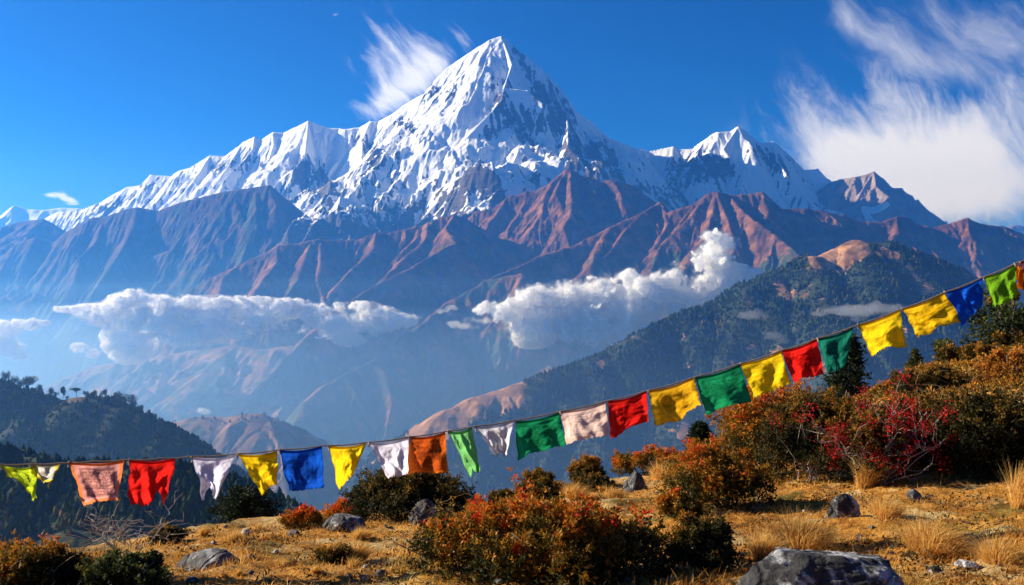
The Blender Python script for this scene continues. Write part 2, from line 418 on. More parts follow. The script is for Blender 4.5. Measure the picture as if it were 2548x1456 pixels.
S8 = chain(cp(1837, 315), [(1818,345),(1800,372),(1830,410),(1850,440),(1840,480)], .9)
S8b = chain(cp(1924, 352), [(1935,400),(1960,440),(2000,490),(2030,530)], .9)
S8c = chain(cp(1749, 352), [(1730,395),(1745,430)], .95)
S9 = chain(cp(1539, 352), [(1530,400),(1555,450)], .95)
S9b = chain(cp(1439, 280), [(1470,350),(1500,420),(1520,450)], .95)
S10 = chain(cp(845, 320), [(850,360),(880,420),(905,470)], 1.0)
GLAC = [[(1600,385),(1610,430),(1640,470),(1680,500),(1700,520)], [(1320,400),(1360,420),(1300,470),(1230,520),(1200,530)], [(860,440),(900,470),(880,500),(800,530),(730,550)], [(640,440),(690,440)]]
def massif_attr(X, Y, H, GX, GY, DD, lw):
    px, py = pic(X, Y, H)
    slope = np.hypot(GX, GY)
    s = .80 + .30 * sstep(900, 3300, H) - .34 * sstep(1.0, 2.3, slope)
    s = s - .34 * lw * sstep(.4, 1.1, slope) + .08 * fbm2((X + .4 * Y) / 35, H / 160, 88, 4)
    wob = fbm2(X / 260, Y / 260, 81, 4) * 2; wob2 = fbm2(X / 260, Y / 260, 83, 4) * 2; strk = 1.6 * fbm2((X + .35 * Y) / 60, H / 330, 87, 4)
    # dark rock bands and buttresses
    for pts, wd, a in (([(1075,215),(1130,240)],40,.7), ([(1240,265),(1330,310),(1370,300)],62,.75), ([(1190,335),(1230,330)],26,.6), ([(1170,430),(1230,470)],60,.75),
                       ([(1370,240),(1420,330),(1480,400)],55,.6), ([(1285,125),(1310,175),(1350,235)],26,.95), ([(1500,360),(1540,420)],30,.6), ([(750,420),(810,470)],50,.7), ([(905,340),(935,400),(925,440)],30,.6), ([(560,410),(620,400),(680,420)],40,.6),
                       ([(1690,410),(1790,420),(1750,390)],50,.75), ([(1880,375),(1930,400)],48,.6), ([(1250,140),(1262,230),(1230,200)],26,.42), ([(500,400),(380,460),(250,520)],28,.42),
                       ([(1410,370),(1430,450)],34,.7), ([(120,545),(300,520)],30,.3), ([(1040,330),(990,300)],22,.6), ([(1090,470),(1140,520)],36,.5), ([(820,360),(850,380)],26,.5)):
        s = s - .72 * a * sstep(0, 1., seg_mask(px + 14 * wob, py + 14 * wob2, pts, wd * 1.1)) * (1 + .9 * strk)
    for g in GLAC: s = s + .8 * sstep(0, .6, seg_mask(px, py, g, 42)) * sstep(1.6, .8, slope)
    s = s + .55 * sstep(0, .6, seg_mask(px, py, [(1130,160),(1190,250),(1160,330)], 48)) + .4 * sstep(0,.6,seg_mask(px,py,[(700,340),(790,360),(860,400)],36))
    s = s - .5 * sstep(1250, 700, H + 160 * fbm2(X / 500, Y / 500, 77, 4))
    return {"snow": s}
massif, _ = build_range("snow_mountain", [(crest, 1.3), (S1, 1.95), (S1b, 1.7), S1c, (S2, 1.5), (S3, 1.8), (S4, 1.7), S4b, (S5, 1.9), S5b, (S6, 1.8), S6b, S7, S7b, S7c, S7d, (S8, 1.9), (S8b, 1.7), S8c, S9, (S9b, 1.8), S10],
    -11500, 7300, 10400, 17600, 14, 1.45, 300, gl=((1500, 130, 2, 1, 600), (420, 20, 2, 2, 250), (130, 8, 2, 2, 60)), seed=5, flutes=((240, 62), (100, 20)), kv=.22, L=9000., jag=9., jagf=1/260., rough=3., attr_fn=massif_attr, mat=M_SNOW, celly=14)
tag(massif, "great snow-covered pyramid peak with fluted ice faces and long white side ridges", "mountain", kind="structure")
# ===== bare rock peak right of it
c = [(2049,470,14.6),(2069,453,14.4),(2100,445,14.3),(2124,440,14.2),(2150,435,14.2),(2174,426,14.2),(2199,447,14.2),(2219,467,14.1),(2241,467,14.1),(2269,492,14),(2304,520,14),(2349,552,13.9),(2420,610,13.9)]
c = [(a, b, d * K) for a, b, d in c]
R = [c, chain(c[5], [(2140,480),(2128,515),(2110,550)], .8), chain(c[5], [(2180,460),(2210,490),(2180,540),(2170,570)], .7), chain(c[8], [(2215,520),(2190,560),(2170,590)], .8), chain(c[2], [(2075,480),(2060,520),(2080,560)], .8), chain(c[9], [(2270,540),(2285,580)], .8), chain(c[10], [(2320,570)], .8)]
def rock_attr(X, Y, H, GX, GY, DD, lw):
    px, py = pic(X, Y, H)
    s = -.1 + .9 * sstep(0, .7, seg_mask(px, py, [(2205,510),(2175,525),(2150,520),(2165,550),(2180,560)], 15)) + .9 * sstep(0, .7, seg_mask(px, py, [(2055,528),(2090,534)], 14))
    return {"snow": s, "veg": s * 0}
M_ROCKPK = mat_brown("grey brown rock peak", (.15, .115, .10), (.26, .20, .175), (.38, .30, .26), .006, True, 30.)
o, _ = build_range("rock_mountain", R, 4300, 8300, 11200, 15300, 14, 1.15, 300, gl=((900, 90, 2, 1, 300), (260, 40, 4, 2, 100)), seed=15, flutes=((200, 34), (90, 15)), jag=14., rough=5., attr_fn=rock_attr, mat=M_ROCKPK)
tag(o, "bare grey-brown rock peak right of the snow massif below white cloud", "mountain", kind="structure")
# ===== far snow mountains
def far_attr(X, Y, H, GX, GY, DD, lw): return {"snow": np.full_like(H, .95)}
c = [(-200,560,30),(-60,548,30),(0,560,30),(10,540,30),(35,510,30),(70,520,30),(105,522,30),(150,516,30),(200,518,30),(280,540,30),(380,600,30)]
o, _ = build_range("distant_snow_mountain", [[(a, b, d * K) for a, b, d in c], chain((35,510,30*K), [(28,545),(10,575)], .8)], -21000, -11500, 26800, 31500, 40, .9, 300, gl=((1200, 90, 3, 2, 200),), seed=25, attr_fn=far_attr, mat=M_SNOW)
tag(o, "small pale snow mountain far away at the left edge of the range", "mountain", kind="structure")
c = [(2440,600,28),(2490,570,28),(2525,558,28),(2560,563,28),(2640,540,28),(2760,580,28)]
o, _ = build_range("distant_rock_mountain", [[(a, b, d * K) for a, b, d in c]], 14000, 19500, 25500, 29500, 40, .8, 300, gl=((1200, 90, 3, 2, 200),), seed=27, attr_fn=rock_attr, mat=M_ROCKPK)
tag(o, "pale grey mountain far away at the right edge behind dark ridge", "mountain", kind="structure")

# ===== mid ridges
def mid_attr(v0=0., v1=0., hi=0, lo=-800, snow_line=None):
    def f(X, Y, H, GX, GY, DD, lw):
        v = v0 + (v1 - v0) * sstep(hi, lo, H) - .22 * lw + .8 * fbm2(X / 330, Y / 330, 95, 5)
        s = np.full_like(H, -.4) if snow_line is None else (-.15 + .55 * sstep(snow_line[0], snow_line[1], H) - .3 * lw)
        return {"veg": v, "snow": s}
    return f
def crestD(pts, d0, d1):
    n = len(pts) - 1
    return [(a, b, (d0 + (d1 - d0) * i / n) * K) for i, (a, b) in enumerate(pts)]
# R1: dark ridge below the left snow range
c = crestD([(-300,720),(-120,690),(0,642),(48,604),(89,591),(126,612),(167,578),(223,545),(260,541),(316,522),(342,517),(394,526),(440,508),(510,489),(580,474),(640,467),(670,461),(690,480),(745,523),(790,560)], 12.4, 12.0)
R = [c] + [chain(c[i], p, s) for i, p, s in ((3,[(75,640),(60,690)],.88),(8,[(240,600),(200,640),(190,700)],.88),(10,[(330,570),(290,640),(240,720)],.88),(12,[(470,560),(430,620),(330,660)],.88),(13,[(540,540),(560,600),(480,690),(420,740)],.88),(15,[(640,520),(690,580),(720,660)],.88),(16,[(690,510),(750,580)],.88),(14,[(600,530),(620,590),(600,650)],.88))]
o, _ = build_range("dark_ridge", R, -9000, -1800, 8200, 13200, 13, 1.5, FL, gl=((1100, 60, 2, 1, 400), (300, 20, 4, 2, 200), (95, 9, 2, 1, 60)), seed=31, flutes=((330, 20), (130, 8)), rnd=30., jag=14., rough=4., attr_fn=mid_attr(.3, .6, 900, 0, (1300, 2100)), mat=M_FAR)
tag(o, "long blue-shadowed ridge running below the left snow range", "ridge", kind="structure")
# R1b: hill at the left end
c = crestD([(-250,600),(-120,590),(0,572),(48,552),(108,545),(160,575),(230,620),(300,680)], 14.2, 14)
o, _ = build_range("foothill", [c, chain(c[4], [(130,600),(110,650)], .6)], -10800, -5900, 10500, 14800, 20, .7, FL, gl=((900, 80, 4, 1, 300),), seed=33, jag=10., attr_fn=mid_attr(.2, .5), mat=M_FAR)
tag(o, "smooth hazy foothill in front of the far snow mountain", "ridge", kind="structure")
# R3: dark pyramid ridge below the summit
c = crestD([(1060,580),(1132,560),(1165,552),(1180,530),(1225,523),(1262,493),(1311,478),(1333,478),(1374,452),(1408,424),(1420,425),(1448,440),(1478,448),(1493,456),(1523,449),(1549,456),(1571,465),(1627,504),(1700,560)], 10.8, 10.6)
Tq = lambda L_: [(853 + a * .372, 407.6 + b * .372) for a, b in L_]
R = [c] + [chain(c[i], Tq(p), s) for i, p, s in ((9,[(1400,140),(1340,240),(1330,330),(1260,430)],.8),(9,[(1420,200),(1480,320),(1340,420),(1300,500)],.8),(11,[(1690,190),(1590,290),(1600,370)],.75),(13,[(1760,240),(1700,310),(1740,430)],.75),(7,[(1220,250),(1190,330),(1100,440)],.75),(5,[(1060,300),(980,400)],.75),(10,[(1530,330),(1480,430),(1520,560)],.75),(14,[(1850,200),(1900,330)],.8))]
o, _ = build_range("brown_mountain", R, -1600, 2400, 7600, 11400, 11, 1.25, FL, gl=((750, 60, 2, 1, 250), (230, 20, 4, 2, 150), (95, 9, 2, 1, 60)), seed=35, flutes=((260, 42), (110, 16)), rnd=15., jag=20.0, jagf=1/170., rough=6., attr_fn=mid_attr(.0, .35, 600, -300), mat=M_MID)
tag(o, "dark brown pyramid-shaped mountain directly below the snow summit", "mountain", kind="structure")
# R2: long brown ridge centre left
c = crestD([(360,830),(446,749),(484,716),(528,690),(595,660),(655,634),(688,615),(714,608),(744,606),(774,600),(796,595),(826,600),(893,597),(935,580),(965,582),(1009,571),(1046,564),(1065,553),(1091,545),(1132,536),(1165,552),(1230,590),(1330,620)], 8.8, 9.6)
R = [c, chain(c[19], [(1110,570),(1132,605),(1076,638),(1028,664),(927,716),(853,765),(760,840)], .42)] + [chain(c[i], p, s) for i, p, s in ((6,[(690,650),(640,720),(600,780)],.6),(9,[(760,640),(740,700),(690,770)],.6),(10,[(800,640),(790,700),(810,760)],.65),(13,[(930,620),(880,670),(830,720)],.6),(4,[(560,690),(540,740)],.6),(16,[(1040,590),(1000,630)],.6),(17,[(1060,600),(1010,640),(960,690)],.55))]
o, _ = build_range("brown_ridge", R, -4600, 500, 4800, 10200, 10, 1.25, FL, gl=((700, 45, 2, 1, 300), (210, 17, 4, 2, 150), (95, 9, 2, 1, 60)), seed=37, flutes=((280, 40), (110, 14)), rnd=25., jag=16.0, jagf=1/170., rough=6., attr_fn=mid_attr(.1, .5, 500, -300), mat=M_MID)
tag(o, "long reddish brown ridge with a spur descending left into the valley clouds", "ridge", kind="structure")
# R4: the long descending ridge in the middle
c = crestD([(1642,504),(1604,527),(1515,568),(1422,616),(1355,634),(1281,668),(1206,701),(1113,754),(1084,780),(1050,809),(1002,835),(965,873),(927,899),(853,936),(800,965),(762,1000),(735,1050),(700,1110)], 9.0, 5.6)
R = [c] + [chain(c[i], Tq(p), s) for i, p, s in ((0,[(2180,400),(2100,540),(2060,680)],.7),(1,[(1900,430),(1720,680),(1600,830)],.62),(2,[(1740,500),(1660,680),(1500,800)],.6),(2,[(1900,480),(1930,640)],.7),(4,[(1400,640),(1300,800)],.65),(6,[(1190,740),(1150,900)],.6),(7,[(760,920),(700,1000)],.6))]
R += [chain(c[i], p, s) for i, p, s in ((13,[(880,980),(860,1040),(800,1110)],.55),(12,[(960,940),(980,1000),(960,1090)],.6),(9,[(1090,850),(1130,900)],.6))]
o, _ = build_range("descending_ridge", R, -2100, 2600, 4300, 9800, 9, 1.25, FL, gl=((650, 42, 2, 1, 300), (190, 16, 4, 2, 120), (95, 9, 2, 1, 60)), seed=39, flutes=((260, 38), (110, 14)), rnd=28., jag=14.0, jagf=1/170., rough=6., attr_fn=mid_attr(.0, .5, 500, -300), mat=M_MID)
tag(o, "reddish brown ridge descending from the middle peaks to the lower left valley", "ridge", kind="structure")
# R5: reddish peaks right of centre and the dark ridge to the right edge
Rq = lambda L_: [(1600 + a * .372, 407.6 + b * .372) for a, b in L_]
c = crestD([(1642,540),(1678,523),(1726,512),(1760,486),(1782,478),(1812,488),(1860,486),(1898,480),(1931,515),(1946,521),(2024,523),(2095,538),(2139,553),(2195,555),(2232,541),(2255,543),(2277,558),(2318,568),(2374,555),(2407,545),(2430,555),(2456,562),(2493,564),(2548,586),(2700,600)], 8.8, 9.2)
R = [c] + [chain(c[i], Rq(p), s) for i, p, s in ((3,[(330,350),(200,480),(100,580),(60,700)],.7),(4,[(470,330),(420,480),(300,620),(240,760)],.7),(5,[(680,330),(900,500),(1030,600),(1150,700)],.5),(7,[(830,350),(900,420),(860,520)],.7),(9,[(1000,420),(1200,520)],.6),(2,[(260,400),(180,560)],.7),(4,[(560,360),(620,560)],.7),(19,[(2180,470),(2080,600)],.7),(21,[(2350,480),(2450,560)],.7),(14,[(1700,450),(1600,600)],.6))]
o, _ = build_range("red_ridge", R, 900, 5900, 6000, 10000, 10, 1.15, FL, gl=((650, 45, 2, 1, 300), (200, 18, 4, 2, 120), (95, 9, 2, 1, 60)), seed=43, flutes=((260, 40), (110, 15)), rnd=22., jag=16.0, jagf=1/170., rough=6., attr_fn=mid_attr(.0, .55, 700, 100), mat=M_MID)
tag(o, "reddish ridge with sunlit ribs right of centre running to the right edge", "ridge", kind="structure")
# R10: pale valley ridges behind the cloud bank
c = crestD([(-350,1090),(-100,1030),(100,975),(250,910),(400,885),(520,868),(590,860),(640,870),(750,860),(900,850),(1000,880)], 8.0, 7.4)
R = [c] + [chain(c[i], p, s) for i, p, s in ((5,[(540,920),(500,980),(420,1040)],.45),(7,[(650,920),(620,1000),(560,1060)],.5),(8,[(740,930),(700,1000)],.5),(3,[(260,960),(200,1040)],.5))]
o, _ = build_range("valley_ridge", R, -6000, -700, 4800, 8600, 14, .6, FL, gl=((600, 70, 3, 1, 200), (200, 25, 2, 2, 80)), seed=47, flutes=((260, 30), (110, 10)), rnd=60., jag=5., attr_fn=mid_attr(.2, .5), mat=M_VAL)
tag(o, "faint blue valley ridge below the white cloud bank", "ridge", kind="structure")
# R8: small brown hill in the valley
c = crestD([(330,1110),(415,1065),(440,1050),(480,1040),(520,1038),(560,1040),(600,1033),(640,1030),(680,1045),(730,1085),(770,1112),(820,1160)], 3.6, 3.6)
R = [c] + [chain(c[i], p, s) for i, p, s in ((7,[(640,1070),(600,1110),(570,1160)],.6),(5,[(560,1060),(510,1100),(480,1150)],.6),(3,[(470,1070),(430,1110)],.6))]
o, H8 = build_range("valley_hill", R, -1700, -500, 2500, 4200, 5, .7, FL, gl=((220, 24, 3, 1, 60),), seed=49, flutes=((90, 11), (40, 4)), rnd=40., jag=3., attr_fn=mid_attr(.1, .4), mat=M_VAL)
tag(o, "small brown hill standing low in the valley above the left flags", "hill", kind="structure")
# R6: wooded hill on the right
c = [(960,1150,3.3),(1000,1110,3.4),(1045,1075,3.45),(1120,1020,3.5),(1185,990,3.55),(1250,970,3.6),(1366,932,3.7),(1411,917,3.75),(1467,895,3.8),(1541,873,3.9),(1571,847,3.9),(1634,813,4),(1709,776,4.1),(1800,746,4.2),(1860,705,4.2),(1924,681,4.25),(1972,660,4.3),(2017,638,4.3),(2035,640,4.35),(2084,620,4.4),(2128,599,4.4),(2173,612,4.4),(2214,605,4.4),(2247,620,4.4),(2307,638,4.35),(2363,664,4.3),(2411,701,4.3),(2480,760,4.3),(2560,830,4.3),(2700,930,4.3)]
c = [(a, b, d * K) for a, b, d in c]
R = [c] + [chain(c[i], p, s) for i, p, s in ((20,[(2150,650),(2180,720),(2150,800)],.6),(17,[(2040,700),(2070,770),(2100,860),(2060,960)],.6),(13,[(1830,800),(1900,900),(1950,980),(1900,1080)],.55),(9,[(1600,940),(1680,1030),(1640,1120)],.55),(6,[(1420,1000),(1480,1090)],.55),(23,[(2280,690),(2320,780)],.6),(3,[(1130,1070),(1180,1130)],.55),(15,[(1930,740),(1960,830)],.7))]
def wood_attr(X, Y, H, GX, GY, DD, lw):
    px, py = pic(X, Y, H)
    nn = fbm2(X / 160, Y / 160, 91, 5)
    v = .95 + 1.1 * nn
    for pts, wd, a in (([(2045,640),(2090,635),(2130,622)],44,2.0), ([(2110,655),(2090,668)],18,1.2), ([(2190,625),(2230,640)],14,1.3),([(2262,660),(2275,680)],10,1.2), ([(1050,1072),(1120,1040),(1200,1004),(1275,980)],52,2.2), ([(1200,985),(1290,962)],16,1.5), ([(1485,915),(1510,895)],12,1.3), ([(1900,690),(1950,700)],16,.6), ([(1690,1080),(1720,1010)],14,.9)):
        v = v - a * sstep(0, .5, seg_mask(px + 22 * nn, py + 14 * nn, pts, wd)) * (.75 + .9 * fbm2(X / 50, Y / 50, 97, 4))
    return {"veg": v, "snow": v * 0}
o6, H6 = build_range("wooded_hill", R, -600, 3000, 2300, 5100, 5.5, .95, FL, gl=((420, 26, 2, 1, 120), (130, 9, 3, 1, 60)), seed=53, flutes=((170, 18), (70, 6)), rnd=70., jag=5., jagf=1/90., rough=2., attr_fn=wood_attr, mat=M_WOODHILL)
tag(o6, "dark wooded hill with orange grass clearings rising on the right", "hill", kind="structure")
# R7: dark hill on the left
c = [(-420,900,1.8),(-200,930,1.75),(0,950,1.7),(50,968,1.7),(110,985,1.7),(140,1000,1.7),(200,990,1.68),(260,990,1.68),(300,1012,1.66),(350,1032,1.65),(400,1055,1.64),(440,1080,1.62),(490,1130,1.6),(560,1190,1.6),(640,1280,1.6),(760,1400,1.6)]
c = [(a, b, d * K) for a, b, d in c]
R = [c] + [chain(c[i], p, s) for i, p, s in ((6,[(250,1060),(330,1120),(400,1180)],.5),(3,[(60,1050),(100,1120)],.5),(9,[(400,1090),(460,1170)],.5))]
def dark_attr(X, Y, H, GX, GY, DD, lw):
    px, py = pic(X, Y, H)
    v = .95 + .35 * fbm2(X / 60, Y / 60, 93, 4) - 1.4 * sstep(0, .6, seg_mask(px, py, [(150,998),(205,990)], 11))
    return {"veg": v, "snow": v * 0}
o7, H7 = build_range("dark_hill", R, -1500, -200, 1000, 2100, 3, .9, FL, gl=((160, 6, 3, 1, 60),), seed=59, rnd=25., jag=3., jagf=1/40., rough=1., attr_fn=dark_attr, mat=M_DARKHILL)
tag(o7, "dark hazy wooded hill on the left with trees along its crest", "hill", kind="structure")
# R9: nearest dark slope under the left flags
c = [(-420,1060,.8),(-150,1090,.8),(0,1112,.8),(60,1120,.8),(105,1138,.78),(200,1150,.78),(330,1150,.76),(450,1160,.75),(560,1185,.74),(650,1215,.72),(700,1235,.72),(740,1262,.7),(775,1292,.7),(840,1370,.7),(930,1500,.7)]
c = [(a, b, d * K) for a, b, d in c]
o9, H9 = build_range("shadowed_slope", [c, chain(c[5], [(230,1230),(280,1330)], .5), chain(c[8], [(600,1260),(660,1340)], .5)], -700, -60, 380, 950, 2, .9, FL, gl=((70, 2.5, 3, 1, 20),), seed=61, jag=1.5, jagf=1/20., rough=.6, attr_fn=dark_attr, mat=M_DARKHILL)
tag(o9, "nearest dark forested slope falling away under the left flags", "hill", kind="structure")
# valley floor to the horizon
nx = 120
gx = np.linspace(-21800, 21800, nx, dtype=f32); gy = np.linspace(-9000, 33300, nx, dtype=f32)
X, Y = np.meshgrid(gx, gy)
o = grid_mesh("valley_floor", X, Y, (FL - 6 + 60 * fbm2(X / 4000, Y / 4000, 3, 3)).astype(f32), None, {"veg": np.full_like(X, .6), "snow": X * 0}, M_VAL)
tag(o, "hazy valley floor far below the ridges", "valley", kind="structure")
# ---------------------------------------------------------------- clouds in the valley
import openvdb
def iso_mesh(name, F, org, cell, level):
    g = openvdb.FloatGrid(); g.copyFromArray(np.ascontiguousarray(F - level, f32) * -1.0)
    pts, q = g.convertToQuads(0.0)
    me = raw_mesh(name, (np.asarray(pts, f32) * cell + np.array(org, f32)), np.asarray(q, np.int32))
    return me
def blob_field(blobs, cell, seed, namp=.55, nscale=260., stretch=(1, 1, 1), octs=5, pad=1.35):
    B = []
    for px, py, rx, ry, D in blobs:
        x, y, z = W(px, py, D); s = D / FPX; B.append((x, y, z, rx * s, ry * s, max(rx * .55, ry) * s))
    B = np.array(B)
    lo = (B[:, :3] - pad * B[:, [3, 5, 4]]).min(0) - cell * 3; hi = (B[:, :3] + pad * B[:, [3, 5, 4]]).max(0) + cell * 3
    ax = [np.arange(lo[i], hi[i], cell, dtype=f32) for i in range(3)]
    X, Y, Z = np.meshgrid(*ax, indexing='ij')
    F = np.full(X.shape, -3., f32)
    for x, y, z, rx, rz, ry in B:
        d = np.sqrt(((X - x) / rx) ** 2 + ((Y - y) / ry) ** 2 + ((Z - z) / np.where(Z < z, rz * .8, rz)) ** 2)
        F = np.logaddexp(F * 9, (1 - d) * 9) / 9
    near = F > -.9
    nz = np.zeros_like(F); xs, ys, zs = X[near], Y[near], Z[near]; far = F < -.42
    wr = nscale * .16; q = 1 / (nscale * .55)                   # torn by turbulence
    dx = wr * fbm3(xs * q, ys * q, zs * q, seed + 301, 3); dz = wr * .7 * fbm3(xs * q + 9, ys * q, zs * q, seed + 302, 3); xs = xs + dx; zs = zs + dz
    # billowing: folded noise gives rounded lumps with creases between
    a = 1.; t = 0; k = 1. / nscale
    v = 0
    for o in range(octs):
        p = perlin3(xs * k / stretch[0], ys * k / stretch[1], zs * k / stretch[2], seed + o * 13)
        v = v + a * (p if o == 0 else (.45 * p + .75 * (2 * np.abs(p) - .5))); t += a; a *= .70; k *= 2.1
    nz[near] = v / t * 1.9
    F = F + namp * nz; F[far] = -2
    F[0] = F[-1] = -2; F[:, 0] = F[:, -1] = -2; F[:, :, 0] = F[:, :, -1] = -2
    return F, lo
def cloud(name, label, blobs, cell, seed, dens=(.0015, .003, .006, .012, .06), levels=(-.24, -.13, -.04, .06, .16), core=True, **kw):
    F, org = blob_field(blobs, cell, seed, **kw)
    out = None
    for i, (lv, dn) in enumerate(zip(levels, dens)):
        me = iso_mesh(name, F, org, cell, lv)
        n = N("cloud vapour")
        if i == len(levels) - 1 and core:
            mt = n.surf(n.n("MixShader", i_0=.75, i_1=n.n("BsdfDiffuse", i_Color=(.98, .98, .98)), i_2=n.n("BsdfTranslucent", i_Color=(.98, .98, .98))))
        else: mt = n.vol(n.n("VolumeScatter", i_Color=(1, 1, 1), i_Density=dn, i_Anisotropy=.6))
        o = link(name if i == 0 else ("cloud_core" if i == len(levels) - 1 else "vapour_layer"), me, mt, out)
        if i == 0: out = tag(o, label, "cloud", group="clouds lying in the valley")
        print("CLOUD", name, F.shape, len(me.polygons))
    return out
def CL(name, label, D, blobs, cell, seed, **kw): return cloud(name, label, [(*b, D) if len(b) == 4 else b for b in blobs], cell, seed, **kw)
CL("valley_cloud", "long bright white cloud bank lying across the left valley", 7000., [(165,772,34,10),(200,775,40,15),(250,785,60,26),(330,775,60,40),(358,745,40,22),(400,790,75,48),(330,850,60,44),(318,888,42,20),(460,785,60,38),(540,775,60,32),(600,765,55,26),(650,790,60,38),(720,775,60,26),(800,775,60,26),(830,810,80,34),(900,800,70,38),(960,805,50,30),(1010,797,32,20),(870,843,36,20),(560,825,80,34),(480,835,70,30),(190,862,26,22),(230,880,20,12)], 8., 3, namp=1.3, nscale=330., octs=6)
CL("valley_cloud", "white cloud cut by the left picture edge", 7000., [(-40,840,60,30),(10,825,45,24),(60,808,40,14),(95,805,24,9),(15,862,40,20),(40,885,22,10)], 8., 13, namp=1.3, nscale=300., octs=6)
CL("valley_cloud", "big white cloud bank behind the wooded hill with a rising tower", 6600., [(1225,770,38,20),(1290,775,60,40),(1350,760,70,42),(1330,820,70,44),(1310,850,30,16),(1420,760,70,50),(1450,810,90,50),(1500,740,60,50),(1560,760,90,62),(1570,690,34,30),(1600,820,110,40),(1640,720,80,50),(1680,690,50,34),(1700,760,90,50),(1740,660,40,34),(1780,640,36,40),(1800,605,36,30),(1770,590,26,18),(1760,700,70,40),(1830,690,50,26),(1880,678,34,14),(1800,740,60,36),(1520,830,70,30)], 8., 23, namp=1.3, nscale=330., octs=6)
for i, (lb, b) in enumerate((("small torn cloud left of the big cloud bank", [(1160,812,30,9),(1190,800,30,10),(1130,805,18,6)]), ("little cloud puff touching the descending ridge crest", [(1105,775,22,8),(1120,768,16,8)]),
      ("thin cloud scrap above the small valley hill", [(495,1022,20,7),(510,1028,14,6)]), )):
    CL("cloud_puff", lb, 6500. if i != 2 else 4300., b, 6., 40 + i, namp=1.5, nscale=150., octs=5, dens=(.002, .004, .010), levels=(-.25, -.05, .15), core=False)
CL("cloud_wisp", "flat thin cloud drifting before the wooded hill on the right", 3700., [(2040,782,26,6),(2080,775,40,12),(2130,775,50,18),(2180,768,45,16),(2225,770,30,12),(2130,795,20,8)], 4.5, 61, namp=1.0, nscale=90., octs=5, core=False, levels=(-.1, .05), dens=(.003, .007))
CL("cloud_wisp", "small wisp of cloud on the wooded hill below the main slope", 3650., [(1850,785,20,8),(1880,785,28,14),(1895,795,18,10)], 4.5, 63, namp=1.1, nscale=80., octs=5, core=False, levels=(-.1, .05), dens=(.003, .006))
CL("cloud_wisp", "faintest thin wisp low on the wooded hill", 3600., [(1925,835,26,10),(1950,848,16,8)], 4.5, 65, namp=1.2, nscale=70., octs=5, core=False, levels=(-.1, .05), dens=(.002, .004))
# ---------------------------------------------------------------- the near hillside
PXC = np.array([-3000, -800, 0, 200, 440, 600, 800, 1000, 1200, 1300, 1400, 1550, 1700, 1850, 2000, 2150, 2300, 2400, 2548, 2800, 4500], f32)
DCR = np.array([5.5, 5.8, 6.0, 6.2, 7.2, 8.0, 8.5, 9.0, 9.2, 9.6, 10, 11, 12, 13, 15, 16, 18, 19, 20, 22, 24], f32)       # depth of the crest
PYC = np.array([1500, 1440, 1418, 1402, 1352, 1322, 1297, 1290, 1276, 1252, 1230, 1204, 1170, 1120, 1060, 1000, 930, 890, 838, 770, 600], f32)    # its height in the design picture
ZNEAR = np.array([-1.75, -1.68, -1.62, -1.60, -1.58, -1.56, -1.54, -1.52, -1.50, -1.50, -1.49, -1.48, -1.46, -1.45, -1.44, -1.43, -1.42, -1.40, -1.38, -1.3, -1.1], f32)  # at 4 m
DMID = np.array([5.2, 5.2, 5.2, 5.4, 5.8, 6.2, 6.8, 7, 7.2, 7.4, 7.6, 7.8, 7.6, 7.2, 7.0, 6.9, 6.9, 7.0, 7.0, 7.2, 7.5], f32)
PYM = np.array([1480, 1460, 1440, 1428, 1385, 1355, 1330, 1318, 1304, 1290, 1275, 1258, 1255, 1258, 1262, 1255, 1240, 1225, 1205, 1180, 1150], f32)
def zground(x, y, detail=True):
    x = np.asarray(x, f32); y = np.asarray(y, f32)
    D = np.maximum(y, 2.2); px = np.clip(CX + FPX * x / D, -2990, 4490)
    dc = np.interp(px, PXC, DCR); zc = -(np.interp(px, PXC, PYC) - CY) / FPX * dc
    dm = np.interp(px, PXC, DMID); zm = -(np.interp(px, PXC, PYM) - CY) / FPX * dm
    zn = np.interp(px, PXC, ZNEAR)
    t1 = np.clip((D - 4.0) / (dm - 4.0), -.6, 1); z = zn + (zm - zn) * t1
    t2 = np.clip((D - dm) / (dc - dm), 0, 1); t2s = t2 * t2 * (3 - 2 * t2) * .5 + t2 * .5
    z = np.where(D > dm, zm + (zc - zm) * t2s, z)
    over = np.maximum(D - dc, 0)
    z = z - .62 * over * over / (over + 2.0)
    if detail:
        z = z + .06 * fbm2(x * 1.1, y * 1.1, 301, 4) + .045 * ridged2(x * 2.3, y * 3.4, 303, 4) + .02 * fbm2(x * 8, y * 8, 302, 3)
    return z.astype(f32)
def hit(px, py, dmax=26.):
    """where the design ray through (px,py) meets the near ground"""
    D = np.arange(3.2, dmax, .02, dtype=f32); x = (px - CX) / FPX * D; zr = (CY - py) / FPX * D
    ok = zr <= zground(x, D)
    i = int(np.argmax(ok)) if ok.any() else len(D) - 1
    return float(x[i]), float(D[i]), float(zground(x[i:i+1], D[i:i+1])[0])
def gz(x, y): return float(zground(np.array([x], f32), np.array([y], f32))[0])

